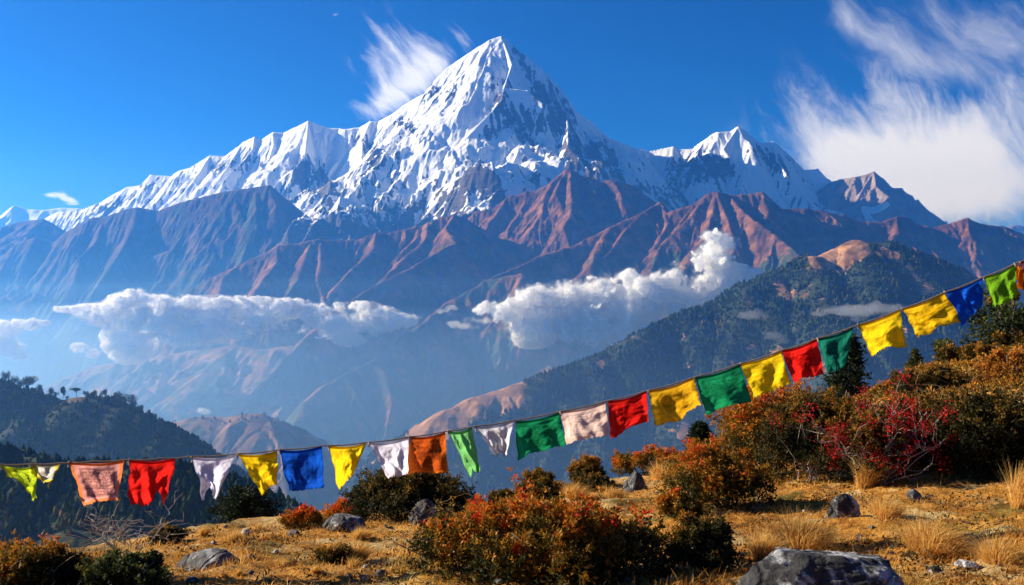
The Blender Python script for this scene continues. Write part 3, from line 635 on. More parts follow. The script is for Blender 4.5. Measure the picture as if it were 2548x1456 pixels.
def mat_ground():
    n = N("dry alpine turf"); P = n.pos()
    a = n.noise(P, 1.3, 6, .6).outputs[0]; b = n.noise(P, 9., 6, .65).outputs[0]; c = n.noise(P, 60., 3, .6).outputs[0]
    dry = n.ramp(b, [(.3, (.14, .05, .010)), (.5, (.48, .21, .034)), (.7, (.76, .40, .09))])
    grn = n.ramp(b, [(.35, (.06, .05, .012)), (.65, (.20, .17, .04))])
    dry = n.mix(n.maprange(n.noise(P, 2.0, 7, .65).outputs[0], .48, .62), dry, n.ramp(b, [(.3, (.24, .15, .06)), (.65, (.74, .54, .24))]))
    soil = n.ramp(b, [(.35, (.03, .02, .012)), (.65, (.13, .085, .05))])
    col = n.mix(n.maprange(a, .55, .68), dry, grn)
    col = n.mix(n.maprange(n.noise(P, 2.7, 7, .7).outputs[0], .58, .66), col, soil)
    col = n.mix(n.math('MULTIPLY', n.math('SUBTRACT', c, .35), .9, clamp=True), col, (.03, .02, .01), 'MIX')
    bm = n.n("Bump", i_Strength=.8, i_Distance=.05, i_Height=n.noise(P, 22., 6, .7).outputs[0])
    s = n.n("BsdfPrincipled", i_Base_Color=col, i_Roughness=.95, i_Normal=bm); s.inputs["Specular IOR Level"].default_value = .1
    return n.surf(s)
M_GROUND = mat_ground()
xs = np.arange(-15, 19.01, .055, dtype=f32); ys_ = np.arange(-4, 31.01, .055, dtype=f32)
X, Y = np.meshgrid(xs, ys_)
o = grid_mesh("ground", X, Y, zground(X, Y), None, None, M_GROUND); tag(o, "dry golden hillside turf with bare patches and stones", "ground", kind="structure")
xs = np.linspace(-420, 430, 140, dtype=f32); ys_ = np.concatenate([np.linspace(-60, -3.9, 12), np.linspace(0, 30, 14), np.linspace(32, 460, 80)]).astype(f32)
X, Y = np.meshgrid(xs, ys_)
Zs = zground(X, Y) - .06 - .6 * np.clip(np.abs(X) - 15, 0, 500) - .5 * np.clip(-4 - Y, 0, 100)
inside = (X > -14.9) & (X < 18.9) & (Y > -3.8) & (Y < 30.9)
o = grid_mesh("slope", X, Y, Zs - inside * 6.0, None, None, M_GROUND); tag(o, "lower flank of the near hillside", "ground", kind="structure")

# ---------------------------------------------------------------- blades and leaves
def quads_mesh(name, co4, attrs, mat, parent=None, smooth=False):
    n = co4.shape[0]; me = raw_mesh(name, co4.reshape(-1, 3), np.arange(n * 4, dtype=np.int32).reshape(-1, 4), smooth)
    for k, v in attrs.items(): set_attr(me, k, np.repeat(v.astype(f32), 4, axis=0))
    return link(name, me, mat, parent)
def unit(v): return v / (np.linalg.norm(v, axis=-1, keepdims=True) + 1e-9)
def leaves(pos, nrm, ln, wd, rng, spread=.9):
    """rhombic leaf faces around pos, leaning along nrm"""
    n = len(pos); d = unit(nrm + rng.normal(0, spread, (n, 3))); s = unit(np.cross(d, rng.normal(0, 1, (n, 3))))
    ln = ln[:, None]; wd = wd[:, None]
    return np.stack([pos, pos + d * ln * .5 + s * wd * .5, pos + d * ln, pos + d * ln * .5 - s * wd * .5], 1).astype(f32)
def blades(base, h, lean, wd, rng, bend=.5):
    """grass blades: two stacked quads each, tapering"""
    n = len(base); a = rng.uniform(0, 2 * math.pi, n); s = np.stack([np.cos(a), np.sin(a), a * 0], -1) * (wd[:, None] * .5)
    up = np.stack([lean[:, 0], lean[:, 1], np.ones(n)], -1); up = unit(up)
    p1 = base + up * (h[:, None] * .55); d2 = unit(up + np.stack([lean[:, 0], lean[:, 1], -np.abs(lean).sum(1) * .5], -1) * bend * 2); p2 = p1 + d2 * (h[:, None] * .5)
    q1 = np.stack([base - s, base + s, p1 + s * .8, p1 - s * .8], 1); q2 = np.stack([p1 - s * .8, p1 + s * .8, p2 + s * .1, p2 - s * .1], 1)
    return np.concatenate([q1, q2], 0).astype(f32)
def mat_leaf(name, stops, transl=.35, attr="h", rough=.7):
    n = N(name); h = n.attr(attr).outputs[2]
    col = n.ramp(h, stops)
    d = n.n("BsdfPrincipled", i_Base_Color=col, i_Roughness=rough); d.inputs["Specular IOR Level"].default_value = .2
    t = n.n("BsdfTranslucent", i_Color=col)
    return n.surf(n.n("MixShader", i_0=transl, i_1=d, i_2=t))
M_GRASS = mat_leaf("dry grass", [(0, (.10, .035, .006)), (.35, (.38, .155, .02)), (.65, (.70, .35, .06)), (.88, (.84, .55, .18)), (1, (.26, .19, .03))], .45)
M_TUSS = mat_leaf("golden tussock grass", [(0, (.22, .09, .016)), (.5, (.60, .31, .06)), (1, (.80, .52, .17))], .45)

rng = np.random.default_rng(7)
def patch_density(x, y): return fbm2(x * .9, y * .9, 411, 4)
NB = 150000
D_ = 3.4 + 9.5 * rng.random(NB) ** 1.5; px_ = rng.uniform(-150, 2700, NB); x_ = ((px_ - CX) / FPX * D_).astype(f32); y_ = D_.astype(f32)
dc_ = np.interp(px_, PXC, DCR); pd = patch_density(x_, y_)
keep = (D_ < dc_ + .3) & (pd + rng.normal(0, .16, NB) > -.10)
x_, y_, pd = x_[keep], y_[keep], pd[keep]
n = len(x_); base = np.stack([x_, y_, zground(x_, y_) - .005], -1)
h = rng.uniform(.018, .05, n) * (1 + 1.6 * np.clip(fbm2(x_ * 2.6, y_ * 2.6, 415, 3) * 2, 0, 1.3)); lean = rng.normal(0, .5, (n, 2)) + np.array([.45, -.1])
hue = np.clip(.45 + .5 * fbm2(x_ * 1.7, y_ * 1.7, 421, 3) + rng.normal(0, .17, n), 0, 1)
hue = np.where((fbm2(x_ * .8, y_ * .8, 431, 3) > .33) & (rng.random(n) < .7), 1.0, np.minimum(hue, .9))
q = blades(base, h, lean, rng.uniform(.003, .006, n), rng)
o = quads_mesh("grass", q, {"h": np.concatenate([hue, hue])}, M_GRASS); tag(o, "short dry golden grass covering the hillside", "grass", kind="stuff")

n0 = 70000; D_ = 3.6 + 8 * rng.random(n0) ** 1.4; px_ = rng.uniform(-100, 2650, n0); x_ = ((px_ - CX) / FPX * D_).astype(f32); y_ = D_.astype(f32)
cl = fbm2(x_ * 2.1, y_ * 2.1, 441, 4); ok = (D_ < np.interp(px_, PXC, DCR) + .2) & (cl > .10 + rng.normal(0, .05, n0)); x_, y_, cl = x_[ok], y_[ok], cl[ok]; n = len(x_)
p = np.stack([x_, y_, zground(x_, y_) + rng.uniform(0, .06, n) * np.clip(cl * 3.4, .2, 1.5)], -1); sz = rng.uniform(.012, .028, n)
M_LOW = mat_leaf("low plants", [(0, (.012, .014, .006)), (.45, (.05, .04, .012)), (.7, (.16, .075, .015)), (1, (.34, .09, .015))], .3)
o = quads_mesh("undergrowth", leaves(p, np.tile([0, 0, .7], (n, 1)), sz, sz * .5, rng), {"h": np.clip(.45 + .8 * fbm2(x_ * 1.3, y_ * 1.3, 451, 3) + rng.normal(0, .15, n), 0, 1)}, M_LOW); tag(o, "dark low plants creeping through the dry turf", "undergrowth", kind="stuff")

def tussock(px, py, w, h, nb, label, lean=.25, group="golden grass tufts on the hillside", D=None, seed=0, flop=.6):
    r = np.random.default_rng(1000 + seed + int(px) * 7 + int(py))
    x, y, z = hit(px, py) if D is None else ((px - CX) / FPX * D, D, None)
    if z is None: z = gz(x, y)
    s = y / FPX; W_, H_ = w * s, h * s
    a = r.uniform(0, 2 * math.pi, nb); rad = np.sqrt(r.random(nb)) * W_ * .22
    b = np.stack([np.cos(a) * rad, np.sin(a) * rad, r.uniform(-.02, 0, nb)], -1)
    out = rad / (W_ * .22)
    ln = np.stack([np.cos(a), np.sin(a)], -1) * (out[:, None] * flop * W_ / max(H_, .01) * r.uniform(.3, 1.1, (nb, 1))) + r.normal(0, .12, (nb, 2)) + np.array([lean, -.05])
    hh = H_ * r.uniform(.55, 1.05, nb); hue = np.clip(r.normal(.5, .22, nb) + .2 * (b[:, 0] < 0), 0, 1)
    q = blades(b, hh, ln, r.uniform(.0022, .0042, nb) * max(1, y / 6), r, .55)
    o = quads_mesh("grass_tuft", q, {"h": np.concatenate([hue, hue])}, M_TUSS); o.location = (x, y, z)
    return tag(o, label, "grass tuft", group)
T = [(2000,1365,190,105,1100,"large golden grass tuft directly behind the big dark boulder"), (2320,1368,230,95,1200,"broad windswept golden grass tuft casting a shadow on the right turf"),
     (2205,1288,110,62,600,"spiky straw grass tuft below the dark rock on the right"), (2490,1395,190,70,900,"low golden grass tuft near the right edge of the turf"),
     (885,1398,75,60,700,"round mop-like golden grass tuft on the left turf"), (893,1340,50,32,400,"small curled golden grass tuft above the mop-like one"),
     (1430,1240,90,48,500,"orange grass tuft beneath the shrub behind the cream flag"), (1650,1190,110,50,500,"tall orange grass tuft beside the grey pointed rock"), 
     (1290,1275,90,45,450,"pale grass tuft right of the big dark bush"), (1520,1235,100,36,450,"dry grass tuft in front of the grey pointed rock"),
     (2535,1262,80,120,500,"tall straw grass at the right edge below bare stems"), (2150,1215,90,110,600,"dry straw clump at the foot of the red-leaved bush"),
     (580,1345,100,36,420,"dry grass tuft on the left crest below the juniper"), (330,1440,150,90,700,"bleached grass tuft among the lower left shrubs"), 
     (1900,1395,120,80,600,"golden grass tuft left of the big boulder"), (1735,1165,90,60,400,"pale grass tuft at the foot of the small dark conifer"), (180,1420,110,50,450,"sparse dry grass tuft beside the lower left rusty shrub")]
for i, t in enumerate(T): tussock(*t, seed=i)
r = random.Random(5)
for i in range(46):
    px = r.uniform(480, 2520); py = r.uniform(1300, 1445) if px < 1650 else r.uniform(1255, 1450)
    if 980 < px < 1700 and py > 1290: continue
    tussock(px, py, r.uniform(28, 60), r.uniform(12, 30), 160, "small low tuft of golden grass dotted over the turf", seed=100 + i, group="small golden tufts dotted over the turf")

# ---------------------------------------------------------------- rocks
def mat_rock(name, dark, mid, lichen, lich=.5):
    n = N(name); P = n.obj()
    a = n.noise(P, 9., 8, .7).outputs[0]; b = n.noise(P, 3.2, 5, .6, .6).outputs[0]
    col = n.mix(n.maprange(a, .35, .65), dark, mid)
    col = n.mix(n.maprange(n.math('ADD', b, n.math('MULTIPLY', n.math('SUBTRACT', a, .5), .7)), lich, lich + .1), col, lichen)
    vo = n.n('TexVoronoi', i_Vector=n.mix(.12, P, n.noise(P, 4., 4).outputs[1]), i_Scale=4.5, feature='DISTANCE_TO_EDGE').outputs[0]
    hgt = n.math('ADD', n.noise(P, 14., 9, .72).outputs[0], n.math('MULTIPLY', n.maprange(vo, 0., .09), .5))
    col = n.mix(n.maprange(vo, .0, .035, .75, 0.), col, (.008, .008, .009))
    bm = n.n("Bump", i_Strength=1., i_Distance=.045, i_Height=hgt)
    s = n.n("BsdfPrincipled", i_Base_Color=col, i_Roughness=.8, i_Normal=bm)
    return n.surf(s)
M_RK_DARK = mat_rock("dark lichened rock", (.012, .012, .014), (.06, .058, .06), (.46, .46, .47), .47)
M_RK_GREY = mat_rock("grey rock", (.035, .034, .036), (.16, .155, .16), (.42, .42, .43), .50)
M_RK_PALE = mat_rock("pale stone", (.28, .26, .25), (.58, .56, .54), (.75, .74, .73), .5)
def rock(px, py, w, h, mat, label, depth=.8, seed=0, rot=0., flat=.35, D=None, group=None, sub=40, name="rock", box=0.):
    """an angular stone: a sphere cut by random planes and roughened"""
    r = np.random.default_rng(900 + seed)
    x, y, z = hit(px, py) if D is None else ((px - CX) / FPX * D, D, gz((px - CX) / FPX * D, D))
    s = y / FPX; A, B, Hh = w * s * .5, w * s * .5 * depth, h * s
    nu, nv = sub * 2, sub
    th = np.linspace(0, 2 * math.pi, nu, endpoint=False); ph = np.linspace(.0008, math.pi - .0008, nv)
    T_, P_ = np.meshgrid(th, ph); d = np.stack([np.cos(T_) * np.sin(P_), np.sin(T_) * np.sin(P_), np.cos(P_)], -1).reshape(-1, 3)
    rad = np.ones(len(d))
    for k in range(24 if box else 15):
        nrm = unit(r.normal(0, 1, (1, 3)))[0]; off = r.uniform(.66, .97)
        c = d @ nrm; rad = np.where(c > .05, np.minimum(rad, off / np.maximum(c, .05)), rad)
    rad *= 1 + .055 * fbm3(d[:, 0] * 2.2 + seed, d[:, 1] * 2.2, d[:, 2] * 2.2, seed, 5, .6) + .03 * np.abs(perlin3(d[:, 0] * 6, d[:, 1] * 6 + seed, d[:, 2] * 6, seed + 4))
    rad *= 1 - .04 * (1 - 2 * np.abs(perlin3(d[:, 0] * 3.5 + seed, d[:, 1] * 3.5, d[:, 2] * 5.5, seed + 8))) + .025 * fbm3(d[:, 0] * 13, d[:, 1] * 13, d[:, 2] * 13, seed + 2, 3, .6)
    p = d * rad[:, None]
    if box: p = np.sign(p) * np.abs(p) ** (1 - box * np.array([.5, .3, .75]))
    p = p / np.abs(p).max(0)
    p[:, 2] = np.where(p[:, 2] < 0, p[:, 2] * flat, p[:, 2])
    p *= np.array([A, B, Hh]); 
    idx = np.arange(nu * nv).reshape(nv, nu)
    q = np.stack([idx[:-1], idx[1:], np.roll(idx, -1, 1)[1:], np.roll(idx, -1, 1)[:-1]], -1).reshape(-1, 4)
    me = raw_mesh(name, p, q, True); o = link(name, me, mat); o.location = (x, y, z - .02 * Hh); o.rotation_euler = (0, rot, r.uniform(-.4, .4))
    return tag(o, label, "rock", group)
rock(2055, 1540, 470, 200, M_RK_DARK, "big dark boulder with pale lichen at the bottom edge", .7, 3, sub=110, name="boulder", box=.55)
rock(505, 1418, 165, 48, M_RK_GREY, "grey slab tilted up out of the left turf", .7, 5, rot=-.22)
rock(858, 1318, 110, 40, M_RK_GREY, "flat grey rock at the left foot of the big dark bush", .8, 7)
rock(1056, 1300, 80, 62, M_RK_GREY, "rounded grey-blue rock sitting before the big dark bush", .7, 9, D=7.15, flat=.9)
rock(1578, 1222, 70, 50, M_RK_GREY, "grey pointed rock on the crest among orange grass", .8, 11, rot=.15)
rock(1345, 1268, 58, 18, M_RK_PALE, "flat white stone right of the big dark bush", .8, 13)
rock(2095, 1285, 90, 58, M_RK_DARK, "dark rock tucked under the orange shrub on the right", .8, 15)
rock(2272, 1240, 44, 22, M_RK_GREY, "small blue-grey rock at the foot of the dark thicket", .8, 17)
rock(2405, 1412, 60, 14, M_RK_PALE, "flat white stone lying on the right turf", .8, 19)
rock(2325, 1425, 36, 16, M_RK_DARK, "small dark stone left of the flat white stone", .8, 21)
rock(2120, 1388, 40, 14, M_RK_PALE, "small pale stone behind the right end of the boulder", .8, 23)
rock(2010, 1392, 30, 14, M_RK_PALE, "small pale stone half hidden in tuft behind boulder", .8, 25, D=4.75)
rock(1240, 1262, 70, 40, M_RK_DARK, "dark rounded rock between the dark bush and brown shrubs", .8, 27)
r = random.Random(11)
for i in range(85):
    px = r.uniform(420, 2530); py = r.uniform(1310, 1450) if px < 1700 else r.uniform(1260, 1450)
    rock(px, py, *(lambda a: (a, a * r.uniform(.28, .5)))(r.choice((r.uniform(7, 20), r.uniform(7, 20), r.uniform(18, 40)))), r.choice((M_RK_GREY, M_RK_PALE, M_RK_GREY, M_RK_DARK)), "little loose stone scattered on the turf", .8, 40 + i, group="little stones scattered on the turf", sub=7, name="stone")
# ---------------------------------------------------------------- shrubs and trees
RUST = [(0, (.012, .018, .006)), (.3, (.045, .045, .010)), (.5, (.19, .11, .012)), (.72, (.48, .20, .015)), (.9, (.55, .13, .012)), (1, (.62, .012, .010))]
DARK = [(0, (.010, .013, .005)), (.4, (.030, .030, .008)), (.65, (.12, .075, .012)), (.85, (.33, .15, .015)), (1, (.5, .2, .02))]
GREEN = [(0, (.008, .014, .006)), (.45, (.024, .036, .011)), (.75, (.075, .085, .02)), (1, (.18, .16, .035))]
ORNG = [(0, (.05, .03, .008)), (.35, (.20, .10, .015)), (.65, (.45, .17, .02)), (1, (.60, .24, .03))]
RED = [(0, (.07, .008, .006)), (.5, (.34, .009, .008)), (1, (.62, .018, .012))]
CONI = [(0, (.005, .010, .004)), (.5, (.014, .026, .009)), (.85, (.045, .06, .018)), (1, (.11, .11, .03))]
M_LEAF = {k: mat_leaf(k + " foliage", v, .33) for k, v in (("rusty", RUST), ("dark", DARK), ("green", GREEN), ("orange", ORNG), ("red", RED), ("conifer", CONI))}
def mat_bark(name, a, b):
    n = N(name); P = n.obj(); s = n.n("BsdfPrincipled", i_Base_Color=n.mix(n.noise(P, 40, 5).outputs[0], a, b), i_Roughness=.9); return n.surf(s)
M_BARK = mat_bark("dark bark", (.03, .022, .016), (.10, .075, .055)); M_TWIG = mat_bark("bleached twigs", (.20, .16, .13), (.42, .36, .31)); M_STRAW = mat_bark("straw stems", (.22, .13, .05), (.45, .30, .14))

def tubes(paths, radii, sides=4):
    """list of polylines to one set of quads"""
    V = []; Fq = []; off = 0
    for P, R in zip(paths, radii):
        P = np.asarray(P, float); n = len(P); t = unit(np.gradient(P, axis=0))
        a = np.cross(t, [0.31, .17, .93]); a = unit(a); b = np.cross(t, a); R = np.asarray(R, float)
        if R.ndim == 0: R = np.linspace(R, R * .35, n)
        ang = np.arange(sides) * 2 * math.pi / sides
        ring = P[:, None] + (a[:, None] * np.cos(ang)[None, :, None] + b[:, None] * np.sin(ang)[None, :, None]) * R[:, None, None]
        V.append(ring.reshape(-1, 3)); idx = np.arange(n * sides).reshape(n, sides) + off; nx = np.roll(idx, -1, 1)
        Fq.append(np.stack([idx[:-1], nx[:-1], nx[1:], idx[1:]], -1).reshape(-1, 4)); off += n * sides
    return np.concatenate(V), np.concatenate(Fq)
def twig_mesh(name, paths, radii, mat, parent, sides=4):
    v, f = tubes(paths, radii, sides); return link(name, raw_mesh(name, v, f), mat, parent)
def wander(p0, p1, n, amp, r):
    t = np.linspace(0, 1, n)[:, None]; p = np.asarray(p0) * (1 - t) + np.asarray(p1) * t
    w = np.cumsum(r.normal(0, 1, (n, 3)), 0); w -= w[0]; w -= t * w[-1]
    return p + w * amp * np.linalg.norm(np.asarray(p1) - np.asarray(p0)) / n

def shrub(px, py, w, h, kind, label, nl=5000, D=None, seed=0, leaf=.024, hue=.5, huev=.3, group=None, lobes=14, depth=.7, name="shrub", twigs=26, tipred=0., M=None, shell=.55, lift=0.):
    r = np.random.default_rng(3000 + seed)
    if D is None: x, y, z = hit(px, py)
    else: x, y = (px - CX) / FPX * D, D; z = gz(x, y)
    s = y / FPX; A, Hh = w * s * .5, h * s; B = A * depth
    root = empty(name, (x, y, z)); tag(root, label, "shrub", group)
    # lobes spread under a dome
    th = r.uniform(0, 2 * math.pi, lobes); rr = np.sqrt(r.random(lobes)); c = np.stack([np.cos(th) * rr * A * .78, np.sin(th) * rr * B * .78, np.zeros(lobes)], -1)
    dome = np.sqrt(np.maximum(0, 1 - (c[:, 0] / A) ** 2 - (c[:, 1] / B) ** 2))
    lr = r.uniform(.16, .44, lobes) * min(A, Hh * 1.1); c[:, 2] = np.maximum(Hh * dome * r.uniform(.72, 1.0, lobes) - lr * .9, lr * .35)
    # second layer of lobes under the first fills the body
    c2 = c.copy(); c2[:, 2] *= .45; C_ = np.concatenate([c, c2]); R_ = np.concatenate([lr, lr * 1.15])
    k = r.choice(len(C_), nl, p=R_ ** 2 / (R_ ** 2).sum()); d = unit(r.normal(0, 1, (nl, 3))); d[:, 2] = np.where(d[:, 2] < -.35, -d[:, 2], d[:, 2])
    rad = R_[k] * (1 - shell * r.random(nl) ** 1.7) * (1 + .22 * perlin3(d[:, 0] * 2.5 + k, d[:, 1] * 2.5, d[:, 2] * 2.5, seed))
    p = C_[k] + d * rad[:, None]
    # leafy sprigs standing out of the outline
    ns = int(lobes * 7); i = r.integers(0, lobes, ns); sd = unit(r.normal(0, 1, (ns, 3)) + [0, 0, .9]); m = 16
    t = np.linspace(.7, 1.0, m)[None, :, None] + r.uniform(.05, .75, (ns, 1, 1)) * np.linspace(0, 1, m)[None, :, None]
    sp = (c[i][:, None] + sd[:, None] * lr[i][:, None, None] * t + r.normal(0, .012, (ns, m, 3))).reshape(-1, 3)
    p = np.concatenate([p, sp]); d = np.concatenate([d, np.repeat(sd, m, 0)]); k = np.concatenate([k, np.repeat(i, m)])
    ok = p[:, 2] > -.02; p = p[ok]; d = d[ok]; k = k[ok]; n = len(p)
    nz = fbm3(p[:, 0] / .22 + seed, p[:, 1] / .22, p[:, 2] / .22, seed, 3)
    hu = np.clip(hue + huev * nz * 1.6 + .62 * (p[:, 2] / Hh - .62) + .18 * (-d[:, 0] * .5 + d[:, 2] * .4) + r.normal(0, .12, n), 0, .93)  # autumn tips, with sunlit top left and dark inside put into the leaf colour
    if tipred: hu = np.where((fbm3(p[:, 0] / .13 + 9, p[:, 1] / .13, p[:, 2] / .13, seed + 5, 2) > .52 - tipred) & (p[:, 2] > Hh * .45), 1.0, hu)
    # leaves grow in little rosettes round each shoot tip
    m = 5; a = r.uniform(0, 6.28, (n, 1)) + np.arange(m) * 2 * math.pi / m; u1 = unit(np.cross(d, [.3, .2, .93])); u2 = np.cross(d, u1)
    ring = u1[:, None] * np.cos(a)[..., None] + u2[:, None] * np.sin(a)[..., None] + (d * .55 + np.array([0, 0, .3]))[:, None]
    sz = np.repeat(leaf * 1.15 * r.uniform(.5, 1.35, n), m) * r.uniform(.75, 1.2, n * m)
    pp = np.repeat(p, m, 0) + r.normal(0, leaf * .25, (n * m, 3)); hu = np.clip(np.repeat(hu, m) + r.normal(0, .06, n * m), 0, 1)
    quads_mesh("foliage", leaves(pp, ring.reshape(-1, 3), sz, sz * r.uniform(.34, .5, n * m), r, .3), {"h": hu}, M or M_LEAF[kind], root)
    if twigs:
        i = r.integers(0, lobes, twigs); pa = [wander(r.normal(0, .12, 3) * [A, B, 0], c[j] + unit((d[:twigs][q_] + [0, 0, .6])[None])[0] * lr[j] * (1.1 + .65 * (q_ % 2)), 7, .5, r) for q_, j in enumerate(i)]
        twig_mesh("stems", pa, [.0055 * max(1, y / 8)] * twigs, M_TWIG if seed % 3 == 0 else M_BARK, root)
    return root

SH = [ # px, base py, width, height, palette, label, leaves, extra
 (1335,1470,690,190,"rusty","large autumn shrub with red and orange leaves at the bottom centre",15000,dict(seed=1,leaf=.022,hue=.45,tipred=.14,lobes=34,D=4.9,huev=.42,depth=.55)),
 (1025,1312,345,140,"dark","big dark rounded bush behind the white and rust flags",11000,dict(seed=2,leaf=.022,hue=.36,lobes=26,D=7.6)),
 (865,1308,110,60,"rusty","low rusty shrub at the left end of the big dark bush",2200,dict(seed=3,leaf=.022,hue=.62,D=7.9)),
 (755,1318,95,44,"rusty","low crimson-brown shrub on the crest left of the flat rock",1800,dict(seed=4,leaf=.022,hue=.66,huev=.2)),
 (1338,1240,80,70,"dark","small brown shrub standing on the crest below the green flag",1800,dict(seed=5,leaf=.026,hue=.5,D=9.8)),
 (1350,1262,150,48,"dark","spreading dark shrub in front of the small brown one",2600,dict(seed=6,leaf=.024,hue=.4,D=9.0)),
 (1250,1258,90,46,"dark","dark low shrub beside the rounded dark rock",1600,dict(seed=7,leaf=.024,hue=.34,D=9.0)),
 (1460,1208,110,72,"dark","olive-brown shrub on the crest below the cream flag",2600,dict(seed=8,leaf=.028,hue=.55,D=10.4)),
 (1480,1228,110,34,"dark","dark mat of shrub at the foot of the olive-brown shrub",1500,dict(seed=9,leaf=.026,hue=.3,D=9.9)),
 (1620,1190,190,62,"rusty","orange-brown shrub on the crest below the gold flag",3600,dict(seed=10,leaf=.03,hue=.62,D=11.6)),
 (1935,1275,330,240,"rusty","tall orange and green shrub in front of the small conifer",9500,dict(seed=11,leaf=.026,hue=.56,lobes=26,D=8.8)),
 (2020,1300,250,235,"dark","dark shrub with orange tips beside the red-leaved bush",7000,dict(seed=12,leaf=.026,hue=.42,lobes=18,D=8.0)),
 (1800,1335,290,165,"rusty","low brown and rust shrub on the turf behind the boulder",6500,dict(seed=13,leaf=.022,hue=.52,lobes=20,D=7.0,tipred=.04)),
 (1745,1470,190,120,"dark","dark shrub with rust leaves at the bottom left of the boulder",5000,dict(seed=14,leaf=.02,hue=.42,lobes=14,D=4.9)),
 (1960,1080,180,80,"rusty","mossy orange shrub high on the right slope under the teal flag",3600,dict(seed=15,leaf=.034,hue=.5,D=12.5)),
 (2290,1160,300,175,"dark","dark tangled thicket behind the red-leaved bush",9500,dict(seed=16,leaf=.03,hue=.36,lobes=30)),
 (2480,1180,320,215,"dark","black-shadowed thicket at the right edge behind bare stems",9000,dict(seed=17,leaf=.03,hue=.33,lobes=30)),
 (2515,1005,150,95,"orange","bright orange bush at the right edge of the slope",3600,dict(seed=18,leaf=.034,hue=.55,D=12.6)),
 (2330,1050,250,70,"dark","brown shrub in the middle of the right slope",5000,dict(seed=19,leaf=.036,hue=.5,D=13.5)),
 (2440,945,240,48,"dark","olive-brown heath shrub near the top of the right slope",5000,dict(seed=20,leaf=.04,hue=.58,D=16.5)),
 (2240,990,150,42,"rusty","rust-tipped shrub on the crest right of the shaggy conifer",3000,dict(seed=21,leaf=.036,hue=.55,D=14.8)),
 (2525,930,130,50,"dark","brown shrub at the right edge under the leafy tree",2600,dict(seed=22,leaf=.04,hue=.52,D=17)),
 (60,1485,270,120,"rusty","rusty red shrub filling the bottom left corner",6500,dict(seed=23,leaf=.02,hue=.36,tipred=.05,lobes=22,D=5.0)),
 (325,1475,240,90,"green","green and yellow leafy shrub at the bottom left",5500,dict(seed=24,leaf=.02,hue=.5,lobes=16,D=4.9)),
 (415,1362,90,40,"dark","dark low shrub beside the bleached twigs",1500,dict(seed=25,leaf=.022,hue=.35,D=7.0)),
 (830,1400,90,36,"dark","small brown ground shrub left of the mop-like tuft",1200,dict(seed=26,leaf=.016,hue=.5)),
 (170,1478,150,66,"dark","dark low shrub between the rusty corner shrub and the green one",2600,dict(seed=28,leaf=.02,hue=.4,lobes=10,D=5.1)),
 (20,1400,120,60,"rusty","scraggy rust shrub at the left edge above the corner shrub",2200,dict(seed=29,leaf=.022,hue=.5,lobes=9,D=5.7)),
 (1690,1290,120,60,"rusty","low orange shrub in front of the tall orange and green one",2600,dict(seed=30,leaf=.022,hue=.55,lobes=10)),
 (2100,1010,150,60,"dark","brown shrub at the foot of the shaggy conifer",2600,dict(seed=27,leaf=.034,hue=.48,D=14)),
]
for px, py, w_, h_, kd, lb, nl, ex in SH: shrub(px, py, w_, h_, kd, lb, int(nl * .62), **ex)

# red-leaved bush with grey branches
rr = np.random.default_rng(77)
rb = shrub(2155, 1205, 270, 190, "dark", "bare grey-branched bush with crimson leaf clusters on the right slope", 1500, seed=31, leaf=.026, hue=.45, twigs=0, lobes=20, name="red_leaved_bush")
s_ = rb.location.y / FPX
pa = []; ra = []; tips = []
b0 = np.array([.04, -.1, .02])
for i in range(26):
    e = np.array([rr.uniform(-165, 165) * s_, rr.uniform(-.45, .05), rr.uniform(90, 215) * s_]); m = wander(b0 + rr.normal(0, .04, 3), e, 9, .55, rr); pa.append(m); ra.append(.007); tips.append(e)
    for j in range(4):
        q0 = m[rr.integers(3, 8)]; q1 = q0 + rr.normal(0, 1, 3) * [.16, .1, .1] + [0, 0, .1]; pa.append(wander(q0, q1, 6, .5, rr)); ra.append(.003); tips.append(q1)
twig_mesh("branches", pa, ra, M_TWIG, rb)
tips = np.array(tips); k = rr.integers(0, len(tips), 3600); k = np.where(rr.random(3600) < .8, k % 60, k)
p = tips[k] + rr.normal(0, .034, (3600, 3)); p[:, 1] -= .03
quads_mesh("crimson_leaves", leaves(p, rr.normal(0, .4, (3600, 3)) + [0, 0, .6], rr.uniform(.018, .036, 3600), rr.uniform(.008, .015, 3600), rr), {"h": np.clip(rr.normal(.5, .25, 3600), 0, 1)}, M_LEAF["red"], rb)

# bleached bare twig bushes
def bare(px, py, w, h, label, D, nst, mat, seed, name="twig_bush", rad=.006, cat="twig bush", spread=1., lean=0.):
    r = np.random.default_rng(seed); x, y = (px - CX) / FPX * D, D; z = gz(x, y); s = D / FPX
    root = empty(name, (x, y, z)); tag(root, label, cat); pa = []; ra = []; sub = []; sr = []
    for i in range(nst):
        b = np.array([r.uniform(-.3, .3) * w * s * spread, r.uniform(-.15, .15), -.02]); e = b + np.array([r.normal(lean, .28) * w * s, r.normal(0, .12), r.uniform(.45, 1.05) * h * s])
        m = wander(b, e, 9, .55, r); pa.append(m); ra.append(rad)
        for j in range(5):
            q0 = m[r.integers(3, 9)]; q1 = q0 + r.normal(0, 1, 3) * [.22 * w * s, .06, .16 * h * s] + [0, 0, .12 * h * s]; sub.append(wander(q0, q1, 6, .5, r)); sr.append(rad * .5)
    twig_mesh("stems", pa, ra, mat, root); twig_mesh("twigs", sub, sr, mat, root)
    return root
bare(325, 1388, 190, 95, "bleached bare twig bush on the left crest below the red flag", 6.9, 20, M_TWIG, 91)
bare(2440, 1240, 300, 190, "thin straw-coloured bare stems before the right thicket", 8.2, 26, M_STRAW, 92, rad=.0035)
bare(2290, 1235, 200, 130, "pale bare twigs leaning out below the red-leaved bush", 8.4, 16, M_TWIG, 93, rad=.0035, lean=-.2)
